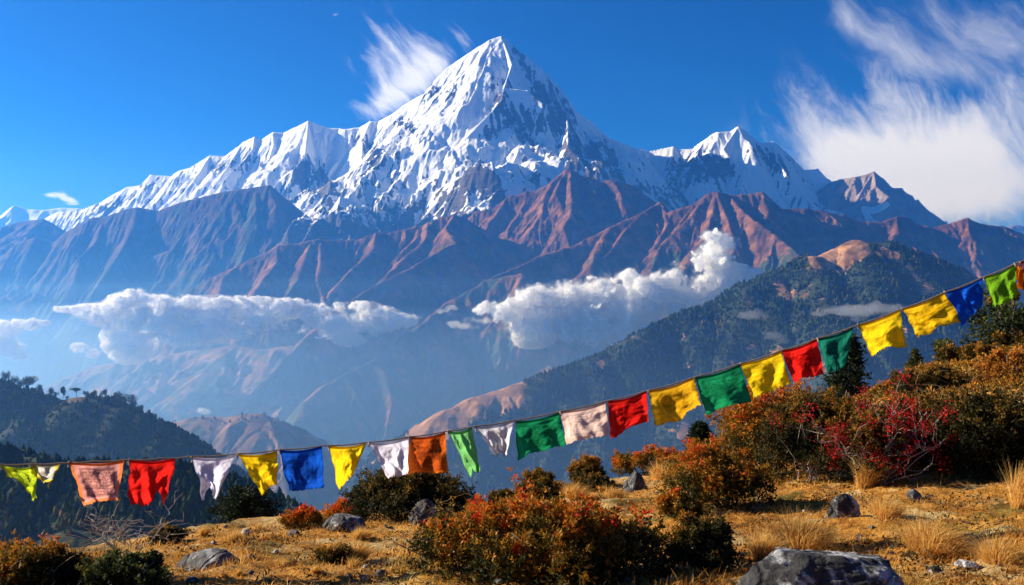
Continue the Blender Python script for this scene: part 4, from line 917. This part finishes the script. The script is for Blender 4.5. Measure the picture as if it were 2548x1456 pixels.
bare(1090, 1318, 190, 70, "few crooked dry stems at the right foot of the dark bush", 7.0, 7, M_STRAW, 94, rad=.004)
bare(90, 1450, 200, 120, "dry upright stalks rising from the rusty corner shrub", 5.0, 8, M_STRAW, 95, rad=.003)

# conifers and small trees near by
def conifer(px, py, w, h, label, D, nl, seed, leaf=.05, hue=.4, taper=1.0, mat="conifer", name="conifer", ragged=.35, droop=.1, cat="tree", base=.06, topw=.1):
    r = np.random.default_rng(seed); x, y = (px - CX) / FPX * D, D; s = D / FPX; z = min(gz(x, y), (CY - py) / FPX * D); Hh = h * s; R = w * s * .5
    root = empty(name, (x, y, z)); tag(root, label, cat)
    v, f = tubes([wander((0, 0, -.1), (r.normal(0, .02), 0, Hh * .97), 10, .15, r)], [np.linspace(.05 * R + .02, .008, 10)], 7); link("trunk", raw_mesh("trunk", v, f), M_BARK, root)
    nb = 60; hb = np.linspace(base, .98, nb) * Hh; a = np.arange(nb) * 2.4 + r.uniform(0, .5, nb)
    prof = (topw + (1 - topw) * (1 - (hb / Hh)) ** taper) * R * r.uniform(1 - ragged, 1.05, nb)
    pa = []; pts = []; dirs = []
    for i in range(nb):
        e = np.array([math.cos(a[i]) * prof[i], math.sin(a[i]) * prof[i], hb[i] - droop * prof[i]]); m = wander((0, 0, hb[i]), e, 6, .3, r); pa.append(m)
        kx = max(4, int(nl / nb * prof[i] / prof.mean())); t = r.random(kx) ** .6; q = m[0] * (1 - t[:, None]) + e * t[:, None]
        q = q + r.normal(0, 1, (kx, 3)) * np.array([.15, .15, .10]) * prof[i]; pts.append(q); dirs.append(np.tile(unit((e - m[0])[None])[0], (kx, 1)))
    twig_mesh("branches", pa, [.012 * R + .004] * nb, M_BARK, root)
    p = np.concatenate(pts); d = np.concatenate(dirs); n = len(p); sz = leaf * r.uniform(.6, 1.3, n)
    hu = np.clip(hue + .35 * fbm3(p[:, 0] / (.3 * R), p[:, 1] / (.3 * R), p[:, 2] / (.3 * R), seed, 3) + r.normal(0, .14, n), 0, 1)
    quads_mesh("foliage", leaves(p, d + np.array([0, 0, .35]), sz, sz * .35, r), {"h": hu}, M_LEAF[mat], root)
    return root
conifer(1744, 1150, 96, 112, "small dense dark conifer on the crest below the gold flag", 11.9, 5200, 201, .06, .45, taper=.55, ragged=.2, topw=.05)
conifer(2108, 1010, 130, 205, "shaggy dark conifer standing behind the teal flag", 16.8, 6500, 202, .085, .42, taper=.5, ragged=.5, droop=.35, topw=.25)
conifer(2278, 935, 62, 78, "pale spindly conifer on the right skyline", 18.5, 2200, 203, .07, .85, taper=.8, ragged=.4, topw=.08)
conifer(612, 1345, 205, 165, "dark juniper bush on the left crest behind the yellow flag", 11.0, 9000, 204, .055, .28, taper=.35, ragged=.3, name="juniper", topw=.25)
def round_tree(px, py, w, h, label, D, nl, seed, mat="green", leaf=.06, hue=.4, lean=0., crown=.6, cat="tree", clumps=7, name="tree", to=None, z=None):
    r = np.random.default_rng(seed); x, y = (px - CX) / FPX * D, D; s = D / FPX
    if z is None: z = min(gz(x, y), (CY - py) / FPX * D)
    Hh, R = h * s, w * s * .5
    root = empty(name, (x, y, z)); tag(root, label, cat)
    top = np.array([lean * Hh, 0, Hh * (1 - crown * .5)]); tr = wander((0, 0, -.15), top, 8, .3, r); pa = [tr]; ra = [np.linspace(.035 * Hh + .01, .015 * Hh, 8)]
    C_ = top + r.normal(0, 1, (clumps, 3)) * np.array([R * .5, R * .5, Hh * crown * .22]); R_ = r.uniform(.3, .5, clumps) * R
    for c in C_: pa.append(wander(tr[r.integers(4, 8)], c, 6, .4, r)); ra.append(np.linspace(.012 * Hh, .004 * Hh, 6))
    twig_mesh("trunk", pa, ra, M_BARK, root, 6)
    k = r.integers(0, clumps, nl); d = unit(r.normal(0, 1, (nl, 3))); p = C_[k] + d * (R_[k] * (1 - .6 * r.random(nl) ** 1.5))[:, None] * np.array([1, 1, .8])
    sz = leaf * r.uniform(.6, 1.3, nl); hu = np.clip(hue + .25 * d[:, 2] + r.normal(0, .18, nl), 0, 1)
    quads_mesh("crown", leaves(p, d, sz, sz * .5, r), {"h": hu}, M_LEAF[mat], root)
    return root
round_tree(2365, 905, 52, 62, "small leaning tree on the right skyline below the yellow flag", 18.8, 1100, 211, "green", .07, .6, lean=-.25)
round_tree(2505, 870, 180, 150, "leafy dark tree at the right edge below the lime flag", 17.5, 5200, 212, "green", .08, .42, crown=.9, clumps=16)
round_tree(2487, 790, 36, 150, "thin stalk with a round leafy head left behind the lime flag", 17.2, 500, 213, "dark", .06, .75, crown=.2, clumps=4)
round_tree(2522, 790, 38, 158, "thin stalk with a round leafy head at the picture's right edge", 17.0, 500, 214, "dark", .06, .7, crown=.2, clumps=4)
round_tree(428, 1310, 52, 205, "tall dark tree whose crown shows above the rope between red and white flags", 26, 1600, 215, "conifer", .10, .4, crown=.25, clumps=6)
round_tree(480, 1340, 80, 150, "thin-crowned grey tree behind the red and white flags", 22, 800, 216, "dark", .09, .3, crown=.5, clumps=9)

# heath covering the right slope: too many small plants to count
r = np.random.default_rng(55); n0 = 95000
px_ = r.uniform(1650, 3500, n0); D_ = r.uniform(7.2, 22, n0); dcr = np.interp(px_, PXC, DCR); dmi = np.interp(px_, PXC, DMID); x_ = ((px_ - CX) / FPX * D_).astype(f32); y_ = D_.astype(f32)
cl = fbm2(x_ * .8, y_ * .8, 501, 4); ok = (D_ < dcr + .6) & (D_ > dmi + .7 + .5 * cl) & (cl + r.normal(0, .2, n0) > -.3)
x_, y_, cl = x_[ok], y_[ok], cl[ok]; n = len(x_); hh = (.10 + .26 * np.clip(cl + .25, 0, 1)) * sstep(0, 2.0, (D_ - dmi)[ok])
p = np.stack([x_, y_, zground(x_, y_) + hh * r.random(n) ** .5], -1); sz = .028 * r.uniform(.7, 1.5, n) * np.maximum(1, y_ / 9)
hu = np.clip(.5 + .5 * fbm2(x_ * 1.6, y_ * 1.6, 511, 4) + r.normal(0, .14, n), 0, .92)
o = quads_mesh("heath", leaves(p, np.tile([0, 0, .9], (n, 1)), sz, sz * .5, r, .7), {"h": hu}, M_LEAF["rusty"]); tag(o, "low brown and rust heath covering the right slope", "heath", kind="stuff")
# ---------------------------------------------------------------- prayer flags on their cord
ROPE = [(-420,1168),(-200,1160),(0,1155),(75,1154),(150,1152),(235,1147),(310,1144),(400,1140),(470,1136),(590,1129),(695,1119),(805,1109),(912,1101),(1016,1087),(1110,1073),(1178,1061),(1279,1046),(1393,1024),(1508,998),(1611,972),(1726,939),(1841,905),(1944,872),(2032,843),(2126,811),(2242,769),(2350,728),(2445,690),(2528,655),(2660,600),(2900,490)]
def rope_D(px): return 5.55 + .35 * (px - 1274) / 1274
def FW(px, py, off=0.):
    D = rope_D(px) + off; return np.array(W(px, py, D))
pts = np.array([FW(a, b) for a, b in ROPE]); t = np.linspace(0, len(pts) - 1, 420); i0 = np.clip(t.astype(int), 0, len(pts) - 2); f_ = (t - i0)[:, None]
line = pts[i0] * (1 - f_) + pts[i0 + 1] * f_; line[:, 2] -= (.006 * (4 * f_ * (1 - f_)))[:, 0]
M_ROPE = mat_bark("twisted cord", (.16, .10, .05), (.36, .25, .13))
o = twig_mesh("cord", [line], [np.full(420, .0042)], M_ROPE, None, 7); tag(o, "thin brown cord strung across the view carrying the flags", "cord")

def mat_flag(name, col, ink, inkstr=.5, transl=.62, motif=0, seed=0., edge=None, edgew=.08):
    n = N(name); u = n.n("UVMap").outputs[0]
    if motif == 3: u0 = u
    sx = n.n("SeparateXYZ", i_Vector=u); U, V = sx.outputs[0], sx.outputs[1]
    um = n.n("Mapping", i_Vector=u, i_Location=(seed, seed * 1.7, 0)).outputs[0]
    base = col
    # printed panel: lines of small block print in the lower part, a dark figure in the middle
    if motif:
        ins = n.math('MULTIPLY', n.math('MULTIPLY', n.maprange(U, .12, .15), n.maprange(U, .88, .85)), n.math('MULTIPLY', n.maprange(V, .10, .13), n.maprange(V, .88, .85)))
        rows = n.math('GREATER_THAN', n.math('SINE', n.math('MULTIPLY', V, 78.)), -.1)
        gl = n.math('GREATER_THAN', n.noise(n.n("Mapping", i_Vector=um, i_Scale=(36, 12.4, 1)).outputs[0], 1., 2, .5).outputs[0], .52)
        text = n.math('MULTIPLY', rows, gl)
        fig = n.noise(um, 5.5, 5, .6, .8).outputs[0]
        cx = n.math('SUBTRACT', U, .5); cy = n.math('SUBTRACT', V, .5)
        rad = n.math('SQRT', n.math('ADD', n.math('MULTIPLY', cx, cx), n.math('MULTIPLY', cy, cy)))
        figm = n.maprange(n.math('SUBTRACT', n.math('ADD', fig, .12), n.math('MULTIPLY', rad, 1.1 if motif == 1 else .75)), .30, .38)
        fine = n.maprange(n.noise(um, 26., 5, .7, 1.2).outputs[0], .50, .56)
        frame = n.math('MULTIPLY', ins, n.math('GREATER_THAN', .03, n.math('ABSOLUTE', n.math('SUBTRACT', n.math('MAXIMUM', n.math('ABSOLUTE', cx), n.math('ABSOLUTE', cy)), .34))))
        if motif == 1: m = n.math('MAXIMUM', n.math('MULTIPLY', figm, n.math('MULTIPLY_ADD', fine, .45, .5)), n.math('MULTIPLY', n.math('MULTIPLY', text, n.math('SUBTRACT', 1., figm)), .45)); m = n.math('MAXIMUM', m, n.math('MULTIPLY', n.math('MULTIPLY', fine, frame), .7)); m = n.math('MAXIMUM', m, n.math('MULTIPLY', n.math('GREATER_THAN', .012, n.math('ABSOLUTE', n.math('SUBTRACT', rad, .26))), .5))
        elif motif == 2: m = n.math('MAXIMUM', n.math('MULTIPLY', text, .75), n.math('MULTIPLY', n.math('MULTIPLY', figm, fine), .9)); m = n.math('MAXIMUM', m, n.math('MULTIPLY', frame, .6))
        else: m = n.math('MULTIPLY', n.math('MULTIPLY', figm, fine), .7)
        base = n.mix(n.math('MULTIPLY', n.math('MULTIPLY', m, ins), inkstr), base, ink)
    if edge is not None:
        e = n.math('MINIMUM', n.math('MINIMUM', U, n.math('SUBTRACT', 1., U)), V)
        base = n.mix(n.maprange(n.math('ADD', e, n.math('MULTIPLY', n.math('SUBTRACT', n.noise(um, 9., 3).outputs[0], .5), .05)), edgew, edgew + .02), edge, base)
    base = n.mix(n.math('MULTIPLY', n.noise(um, 3., 5, .6).outputs[0], .35), base, tuple(c * .5 for c in col))
    wv = n.math('ADD', n.math('SINE', n.math('MULTIPLY', U, 900.)), n.math('SINE', n.math('MULTIPLY', V, 900.)))
    bm = n.n("Bump", i_Strength=.35, i_Distance=.004, i_Height=n.noise(um, 14., 6, .65, .6).outputs[0])
    d = n.n("BsdfDiffuse", i_Color=base, i_Normal=bm); t_ = n.n("BsdfTranslucent", i_Color=base, i_Normal=bm)
    return n.surf(n.n("MixShader", i_0=transl, i_1=d, i_2=t_))
YEL, GRN, RED_, BLU, WHT = (.90, .58, .012), (.010, .23, .085), (.72, .016, .012), (.008, .085, .52), (.66, .62, .70)
FLAGS = [ # TL, TR, BR, BL, colour, ink, motif, label, options
 ((2,1157),(92,1160),(90,1255),(55,1205),(.42,.52,.02),(.05,.08,.01),1,"twisted yellow-green flag, leftmost on the cord",dict(twist=1.4,wr=1.6)),
 ((78,1156),(150,1154),(124,1214),(82,1188),(.50,.46,.40),(.2,.2,.2),0,"short bunched white and yellow flag next to the yellow-green one",dict(edge=(.55,.42,.03),wr=1.5,edgew=.14)),
 ((172,1149),(308,1146),(296,1246),(206,1253),(.64,.27,.23),(.08,.03,.04),2,"salmon pink flag printed with text, with orange lower hem",dict(edge=(.78,.20,.04),inkstr=.95,edgew=.05)),
 ((322,1144),(437,1140),(414,1246),(324,1262),RED_,(.2,.0,.0),0,"bright red flag folded sharply at the bottom, left of the white one",dict(wr=1.6,tail=.12)),
 ((477,1137),(586,1132),(538,1244),(505,1247),(.60,.56,.68),(.25,.2,.3),3,"lavender white flag narrowing to a notched bottom, on the left",dict(wr=1.6,notch=.22)),
 ((592,1130),(690,1122),(703,1198),(650,1227),YEL,(.40,.20,.0),3,"yellow flag with its lower right corner blown out, left of the blue one",dict(wr=1.6,swing=-.10)),
 ((696,1120),(801,1110),(808,1212),(719,1224),BLU,(.004,.012,.10),1,"royal blue flag with dark print hanging on the left half",dict()),
 ((818,1109),(913,1102),(880,1178),(845,1217),YEL,(.40,.20,.0),3,"yellow flag gathered to a point, right of the royal blue one",dict(wr=1.5)),
 ((917,1102),(1016,1088),(1014,1186),(968,1194),(.62,.58,.68),(.3,.25,.3),3,"white flag pulled diagonally beside the rust flag",dict(wr=1.7,swing=.14)),
 ((1019,1087),(1108,1075),(1114,1176),(1014,1181),(.50,.085,.012),(.10,.012,.004),1,"rust brown flag in front of the big dark bush",dict(edge=(.62,.14,.01),edgew=.05)),
 ((1116,1073),(1174,1063),(1196,1176),(1170,1180),(.16,.46,.14),(.04,.2,.05),0,"thin pale green flag twisted to a narrow strip",dict(wr=1.7)),
 ((1182,1062),(1278,1047),(1262,1134),(1232,1134),(.60,.58,.62),(.3,.3,.3),3,"short white flag bunched to one corner between two green ones",dict(wr=1.8,notch=.15)),
 ((1283,1048),(1393,1026),(1407,1106),(1287,1141),GRN,(.003,.05,.02),1,"dark green flag left of the cream printed flag",dict()),
 ((1394,1024),(1506,1000),(1516,1084),(1410,1106),(.72,.52,.45),(.28,.14,.12),2,"cream flag with brown block print near the middle of the cord",dict(edge=(.66,.42,.34),edgew=.06,inkstr=.7)),
 ((1511,998),(1609,973),(1612,1042),(1521,1091),RED_,(.22,.0,.0),1,"red flag right of the cream printed flag",dict()),
 ((1614,972),(1725,940),(1750,1012),(1631,1062),(.76,.40,.015),(.30,.12,.0),1,"golden yellow flag with brown print, right of the red and cream pair",dict(swing=.05)),
 ((1729,939),(1841,907),(1868,994),(1757,1028),GRN,(.002,.045,.02),1,"large green flag between the golden and the bright yellow flag",dict()),
 ((1842,905),(1944,873),(1968,955),(1873,990),YEL,(.45,.24,.0),3,"bright yellow flag left of the upper red one",dict()),
 ((1945,872),(2032,843),(2050,932),(1974,954),RED_,(.18,.0,.0),1,"upper red flag with a round dark print",dict()),
 ((2034,842),(2123,814),(2106,918),(2062,931),(.010,.16,.10),(.002,.04,.03),1,"teal green flag with a rounded bottom corner",dict()),
 ((2134,808),(2240,770),(2252,858),(2166,890),YEL,(.45,.24,.0),2,"yellow flag with line print right of the teal flag",dict(inkstr=.5)),
 ((2244,768),(2350,728),(2389,800),(2284,838),(.78,.46,.012),(.40,.2,.0),1,"yellow flag blown wide next to the upper blue one",dict(wr=1.4)),
 ((2351,727),(2444,692),(2440,752),(2392,809),BLU,(.004,.012,.10),0,"deep blue flag blown to a point high on the right",dict(wr=1.6)),
 ((2448,689),(2526,657),(2533,742),(2470,770),(.17,.38,.015),(.05,.14,.01),1,"lime green flag under the leafy stalks at the right",dict()),
 ((2524,657),(2542,650),(2546,726),(2534,700),(.74,.20,.008),(.3,.1,.0),0,"narrow orange flag seen edge-on beside the lime one",dict()),
 ((2536,653),(2632,611),(2640,700),(2548,735),(.22,.06,.085),(.08,.02,.03),0,"maroon flag cut by the right picture edge",dict()),
]
for fi, (TL, TR, BR, BL, col, ink, motif, label, op) in enumerate(FLAGS):
    r = np.random.default_rng(600 + fi); nu, nv = 56, 48; wr = op.get("wr", 1.0)
    U, V = np.meshgrid(np.linspace(0, 1, nu), np.linspace(0, 1, nv))            # V 0 top .. 1 bottom
    a, b, c, d = (np.array(FW(*p)) for p in (TL, TR, BR, BL))
    P = (a[None, None] * ((1 - U) * (1 - V))[..., None] + b * (U * (1 - V))[..., None] + c * (U * V)[..., None] + d * ((1 - U) * V)[..., None])
    Wd = np.linalg.norm(b - a); Hd = np.linalg.norm(d - a)
    # belly in the wind, hanging folds and creases
    off = .05 * np.sin(math.pi * U) * V * r.uniform(.5, 1.3) * r.choice([-1, 1])
    ph = r.uniform(0, 6.28); off += wr * .016 * V ** .7 * np.sin(2 * math.pi * (U * r.uniform(.9, 1.8) + V * r.uniform(-.7, .7)) + ph)
    off += wr * .010 * V * np.sin(2 * math.pi * (U * r.uniform(2, 3.2) - V * r.uniform(.2, 1.2)) + ph * 2)
    off += wr * .018 * perlin2(U * 3 + fi * 9, V * 3) * np.minimum(1, V * 4) + .007 * wr * (np.abs(perlin2(U * 6 + fi * 5, V * 6 + 3)) - .3) * np.minimum(1, V * 4)
    if op.get("swing"): off += op["swing"] * V * U
    P[..., 1] += off
    drop = np.zeros_like(U)
    drop += -.014 * np.sin(math.pi * U) * (V < .999) * (1 - V)                   # cord sag between the knots
    drop += V * .022 * perlin2(U * 2.5 + fi * 3, V * .5 + 7)
    if op.get("notch"): drop += op["notch"] * Hd * V ** 2 * np.exp(-((U - .5) / .18) ** 2)
    if op.get("tail"): drop += -op["tail"] * Hd * V ** 4 * np.exp(-((U - .96) / .05) ** 2) + .06 * V ** 4 * np.exp(-((U - .82) / .08) ** 2)
    drop[-1] += r.normal(0, .0035, nu) - .004 * (r.random(nu) < .12); P[..., 2] += drop
    P[..., 0] += .010 * wr * V * perlin2(U * 2 + 5, V * 3 + fi)
    if op.get("twist"):
        an = op["twist"] * V ** 1.2; cxm = P.mean(1, keepdims=True); q = P - cxm
        P = cxm + np.stack([q[..., 0] * np.cos(an), q[..., 1] + q[..., 0] * np.sin(an), q[..., 2]], -1)
    org = np.array([P[0, :, 0].mean(), P[0, :, 1].mean(), P[0, :, 2].mean()])
    m = mat_flag("cotton cloth %d" % fi, col, ink, op.get("inkstr", .92), .82, motif, fi * 3.7, op.get("edge") or tuple(x * .62 for x in col), op.get("edgew", .02))
    def cloth(name, i0, i1, mat, parent, dy=0., thick=False):
        idx = np.arange(nu * nv).reshape(nv, nu)[i0:i1]; q = np.stack([idx[:-1, :-1], idx[1:, :-1], idx[1:, 1:], idx[:-1, 1:]], -1).reshape(-1, 4)
        used, inv = np.unique(q, return_inverse=True); co = (P.reshape(-1, 3) - org)[used] + np.array([0, dy, 0])
        me = raw_mesh(name, co, inv.reshape(q.shape)); uv = me.uv_layers.new(name="UVMap")
        uvs = np.stack([U.reshape(-1), 1 - V.reshape(-1)], -1)[used][inv.reshape(-1)]
        uv.data.foreach_set("uv", uvs.astype(f32).reshape(-1)); return link(name, me, mat, parent)
    fl = cloth("prayer_flag", 0, nv, m, None); fl.location = org; tag(fl, label, "flag", "prayer flags hanging from the cord")
    # doubled sleeve along the cord and turned side hems
    hm = mat_flag("hem of cloth %d" % fi, tuple(x * .8 for x in (op.get("edge") or col)), ink, 0, .35, 0, fi)
    cloth("sleeve", 0, 4, hm, fl, -.004)
    kn = r.normal(0, .003, (6, 3)) + (P[0, 0] - org); kn = np.vstack([kn, kn[-1:] + [[.004, -.006, -.028]]])
    twig_mesh("knot", [kn], [np.full(7, .0055)], M_TWIG, fl, 5)
# ---------------------------------------------------------------- far woods
def far_leaf(name, stops):
    n = N(name); col = n.ramp(n.attr("h").outputs[2], stops); s = n.n("BsdfDiffuse", i_Color=col); return n.surf(s)
M_FOREST = far_leaf("far forest", [(0, (.010, .020, .009)), (.5, (.034, .052, .018)), (.8, (.085, .085, .028)), (1, (.19, .11, .035))])
def forest(name, label, H3, n, hmin, hmax, seed, mask, ptop=None, k=6):
    X, Y, H = H3; r = np.random.default_rng(seed); ny, nx = X.shape
    i = r.integers(1, ny - 1, n * 4); j = r.integers(1, nx - 1, n * 4); x, y, z = X[i, j] + r.uniform(-2, 2, n * 4), Y[i, j] + r.uniform(-2, 2, n * 4), H[i, j]
    px, py = pic(x, y, z); gy = (H[np.minimum(i + 1, ny - 1), j] - H[np.maximum(i - 1, 0), j])
    ok = (z > FL + 20) & (py < 1330) & (px > -120) & (px < 2680) & mask(px, py, x, y, r)
    x, y, z, px, py = (v[ok][:n] for v in (x, y, z, px, py)); n = len(x)
    h = (hmin + (hmax - hmin) * r.random(n) ** 1.8 * 1.35) * (1 + .35 * fbm2(x / 120, y / 120, seed, 3)); w = h * r.uniform(.22, .42, n)
    # each tree: three jagged rings and a tip
    zs = np.array([.05, .35, .7, 1.0]); rs = np.array([.75, 1.0, .62, .06]); ang = np.arange(k) * 2 * math.pi / k
    jit = r.uniform(.65, 1.25, (n, 4, k)); a0 = r.uniform(0, 6.28, n)
    rad = w[:, None, None] * rs[None, :, None] * jit; A = ang[None, None] + a0[:, None, None]
    co = np.stack([x[:, None, None] + rad * np.cos(A), y[:, None, None] + rad * np.sin(A), z[:, None, None] + h[:, None, None] * (zs[None, :, None] + r.normal(0, .05, (n, 4, k))) - 1.0], -1)
    idx = np.arange(n * 4 * k).reshape(n, 4, k); nx_ = np.roll(idx, -1, 2)
    q = np.stack([idx[:, :-1], nx_[:, :-1], nx_[:, 1:], idx[:, 1:]], -1).reshape(-1, 4)
    me = raw_mesh(name, co.reshape(-1, 3), q, False); hu = np.clip(.38 + .8 * fbm2(x / 140, y / 140, seed + 3, 4) + r.normal(0, .17, n), 0, 1)
    set_attr(me, "h", np.repeat(hu, 4 * k)); o = link(name, me, M_FOREST); return tag(o, label, "forest", kind="stuff")
CLR = (([(2045,640),(2090,635),(2130,622)],40), ([(2110,655),(2090,668)],18), ([(2190,625),(2230,640)],14),([(2262,660),(2275,680)],10), ([(1050,1072),(1120,1040),(1200,1004),(1275,980)],44), ([(1200,985),(1290,962)],12), ([(1485,915),(1510,895)],10), ([(1690,1080),(1720,1010)],10))
def m6(px, py, x, y, r):
    nn = fbm2(x / 160, y / 160, 91, 5); c = np.zeros_like(px)
    for p, w_ in CLR: c = np.maximum(c, seg_mask(px + 10 * nn, py + 8 * nn, p, w_))
    return (c < .15) & (nn + r.normal(0, .14, len(px)) > -.20)
forest("forest", "dense dark forest covering the right hill", H6, 36000, 9, 18, 71, m6)
def m7(px, py, x, y, r): return (seg_mask(px, py, [(150,998),(205,990)], 11) < .1)
forest("forest", "dark forest on the left hill", H7, 9000, 5, 9, 72, m7)
forest("forest", "dark forest on the nearest slope below the flags", H9, 6000, 4, 8, 73, lambda px, py, x, y, r: np.ones_like(px, bool))
forest("forest", "thin woodland on the small valley hill", H8, 900, 9, 15, 74, lambda px, py, x, y, r: (fbm2(x / 80, y / 80, 5, 3) > .05) & (py < 1075))
# single trees standing out on the crest of the left hill
def crest_tree(px, py, w, h, label, seed, flat=.45, D=1695., clumps=7, stem=.45, group=None):
    r = np.random.default_rng(seed); X, Y, H = H7; x, y, _ = W(px, py, D); j = int(np.clip(np.searchsorted(X[0], x), 0, X.shape[1] - 1)); col_ = H[:, j]; i = int(np.argmax(col_ / Y[:, j])); y = float(Y[i, j]); z = float(col_[i]); s = y / FPX
    root = empty("hill_tree", (x, y, z - .5)); tag(root, label, "tree", group); Hh, R = h * s, w * s * .5
    pa = [wander((0, 0, 0), (r.normal(0, .1) * R, 0, Hh * .8), 6, .3, r)]; ra = [np.linspace(.6, .3, 6)]
    Cn = np.stack([r.uniform(-.65, .65, clumps) * R, r.uniform(-.5, .5, clumps) * R, Hh * (stem + (1 - stem) * r.uniform(.35, .8, clumps))], -1)
    for c in Cn: pa.append(wander(pa[0][3], c, 5, .4, r)); ra.append(np.linspace(.3, .15, 5))
    twig_mesh("trunk", pa, ra, M_BARK, root)
    k = r.integers(0, clumps, 1500); d = unit(r.normal(0, 1, (1500, 3))); p = Cn[k] + d * np.array([R * .42, R * .42, Hh * (1 - stem) * flat]) * (r.random((1500, 1)) ** .4)
    sz = .075 * Hh * r.uniform(.6, 1.3, 1500); quads_mesh("crown", leaves(p, d, sz, sz * .6, r), {"h": np.clip(r.normal(.4, .2, 1500), 0, 1)}, M_LEAF["conifer"], root)
crest_tree(68, 966, 44, 34, "broad double-crowned tree highest on the left hill's crest", 301, clumps=10)
crest_tree(155, 990, 17, 30, "upright narrow tree left of the umbrella-shaped one on the hill crest", 302, clumps=6)
crest_tree(195, 990, 27, 24, "flat umbrella-shaped tree on the left hill's crest clearing", 303, .22, clumps=8, stem=.6)
crest_tree(172, 990, 10, 9, "tiny bush-like tree between the upright and umbrella trees", 304, stem=.2)
for i, (px, w_, h_) in enumerate([(318,34,26),(338,40,30),(352,26,22),(295,24,20),(270,20,18),(370,18,18),(392,14,14),(240,18,16),(120,20,20),(95,22,22),(25,26,22),(8,22,24),(45,18,18),(410,12,14),(130,14,14),(222,14,14)]):
    crest_tree(px, 990, w_, h_, "rounded dark tree in the row along the left hill's crest", 310 + i, group="trees along the left hill crest", stem=.2)
# ---------------------------------------------------------------- air
def haze_box(name, inset, z0, z1, dens, col, g, label, y0=-9500):
    x0, x1, y1 = -23000 + inset, 23000 - inset, 34500 - inset
    co = np.array([(x, y, z) for z in (z0, z1) for y in (y0, y1) for x in (x0, x1)], f32)
    fc = np.array([(0,2,3,1),(4,5,7,6),(0,1,5,4),(2,6,7,3),(0,4,6,2),(1,3,7,5)])
    n = N(name); v = n.n("VolumePrincipled", i_Color=col, i_Density=dens, i_Anisotropy=g)
    v.inputs["Absorption Color"].default_value = (.5, .5, .5, 1)
    return tag(link(name, raw_mesh(name, co, fc, False), n.vol(v)), label, name.split("_")[-1], kind="stuff")
haze_box("haze", 0, -1900, 4560, 2.4e-5, (.05, .27, 1.0), .35, "clear bluish mountain air")
for i, (top, dn, cl) in enumerate(((1700, 0.7e-5, (.05, .36, 1)), (900, 0.9e-5, (.07, .38, 1)), (400, 1.4e-5, (.14, .45, 1)), (90, 2.4e-5, (.26, .54, 1)), (-120, 4.8e-5, (.34, .60, 1)), (-260, 6e-5, (.38, .64, 1)))):
    haze_box("valley_mist", 200 + 100 * i, -1880 + 10 * i, top, dn, cl, .62, "pale blue mist filling the valley", 300 + 40 * i)
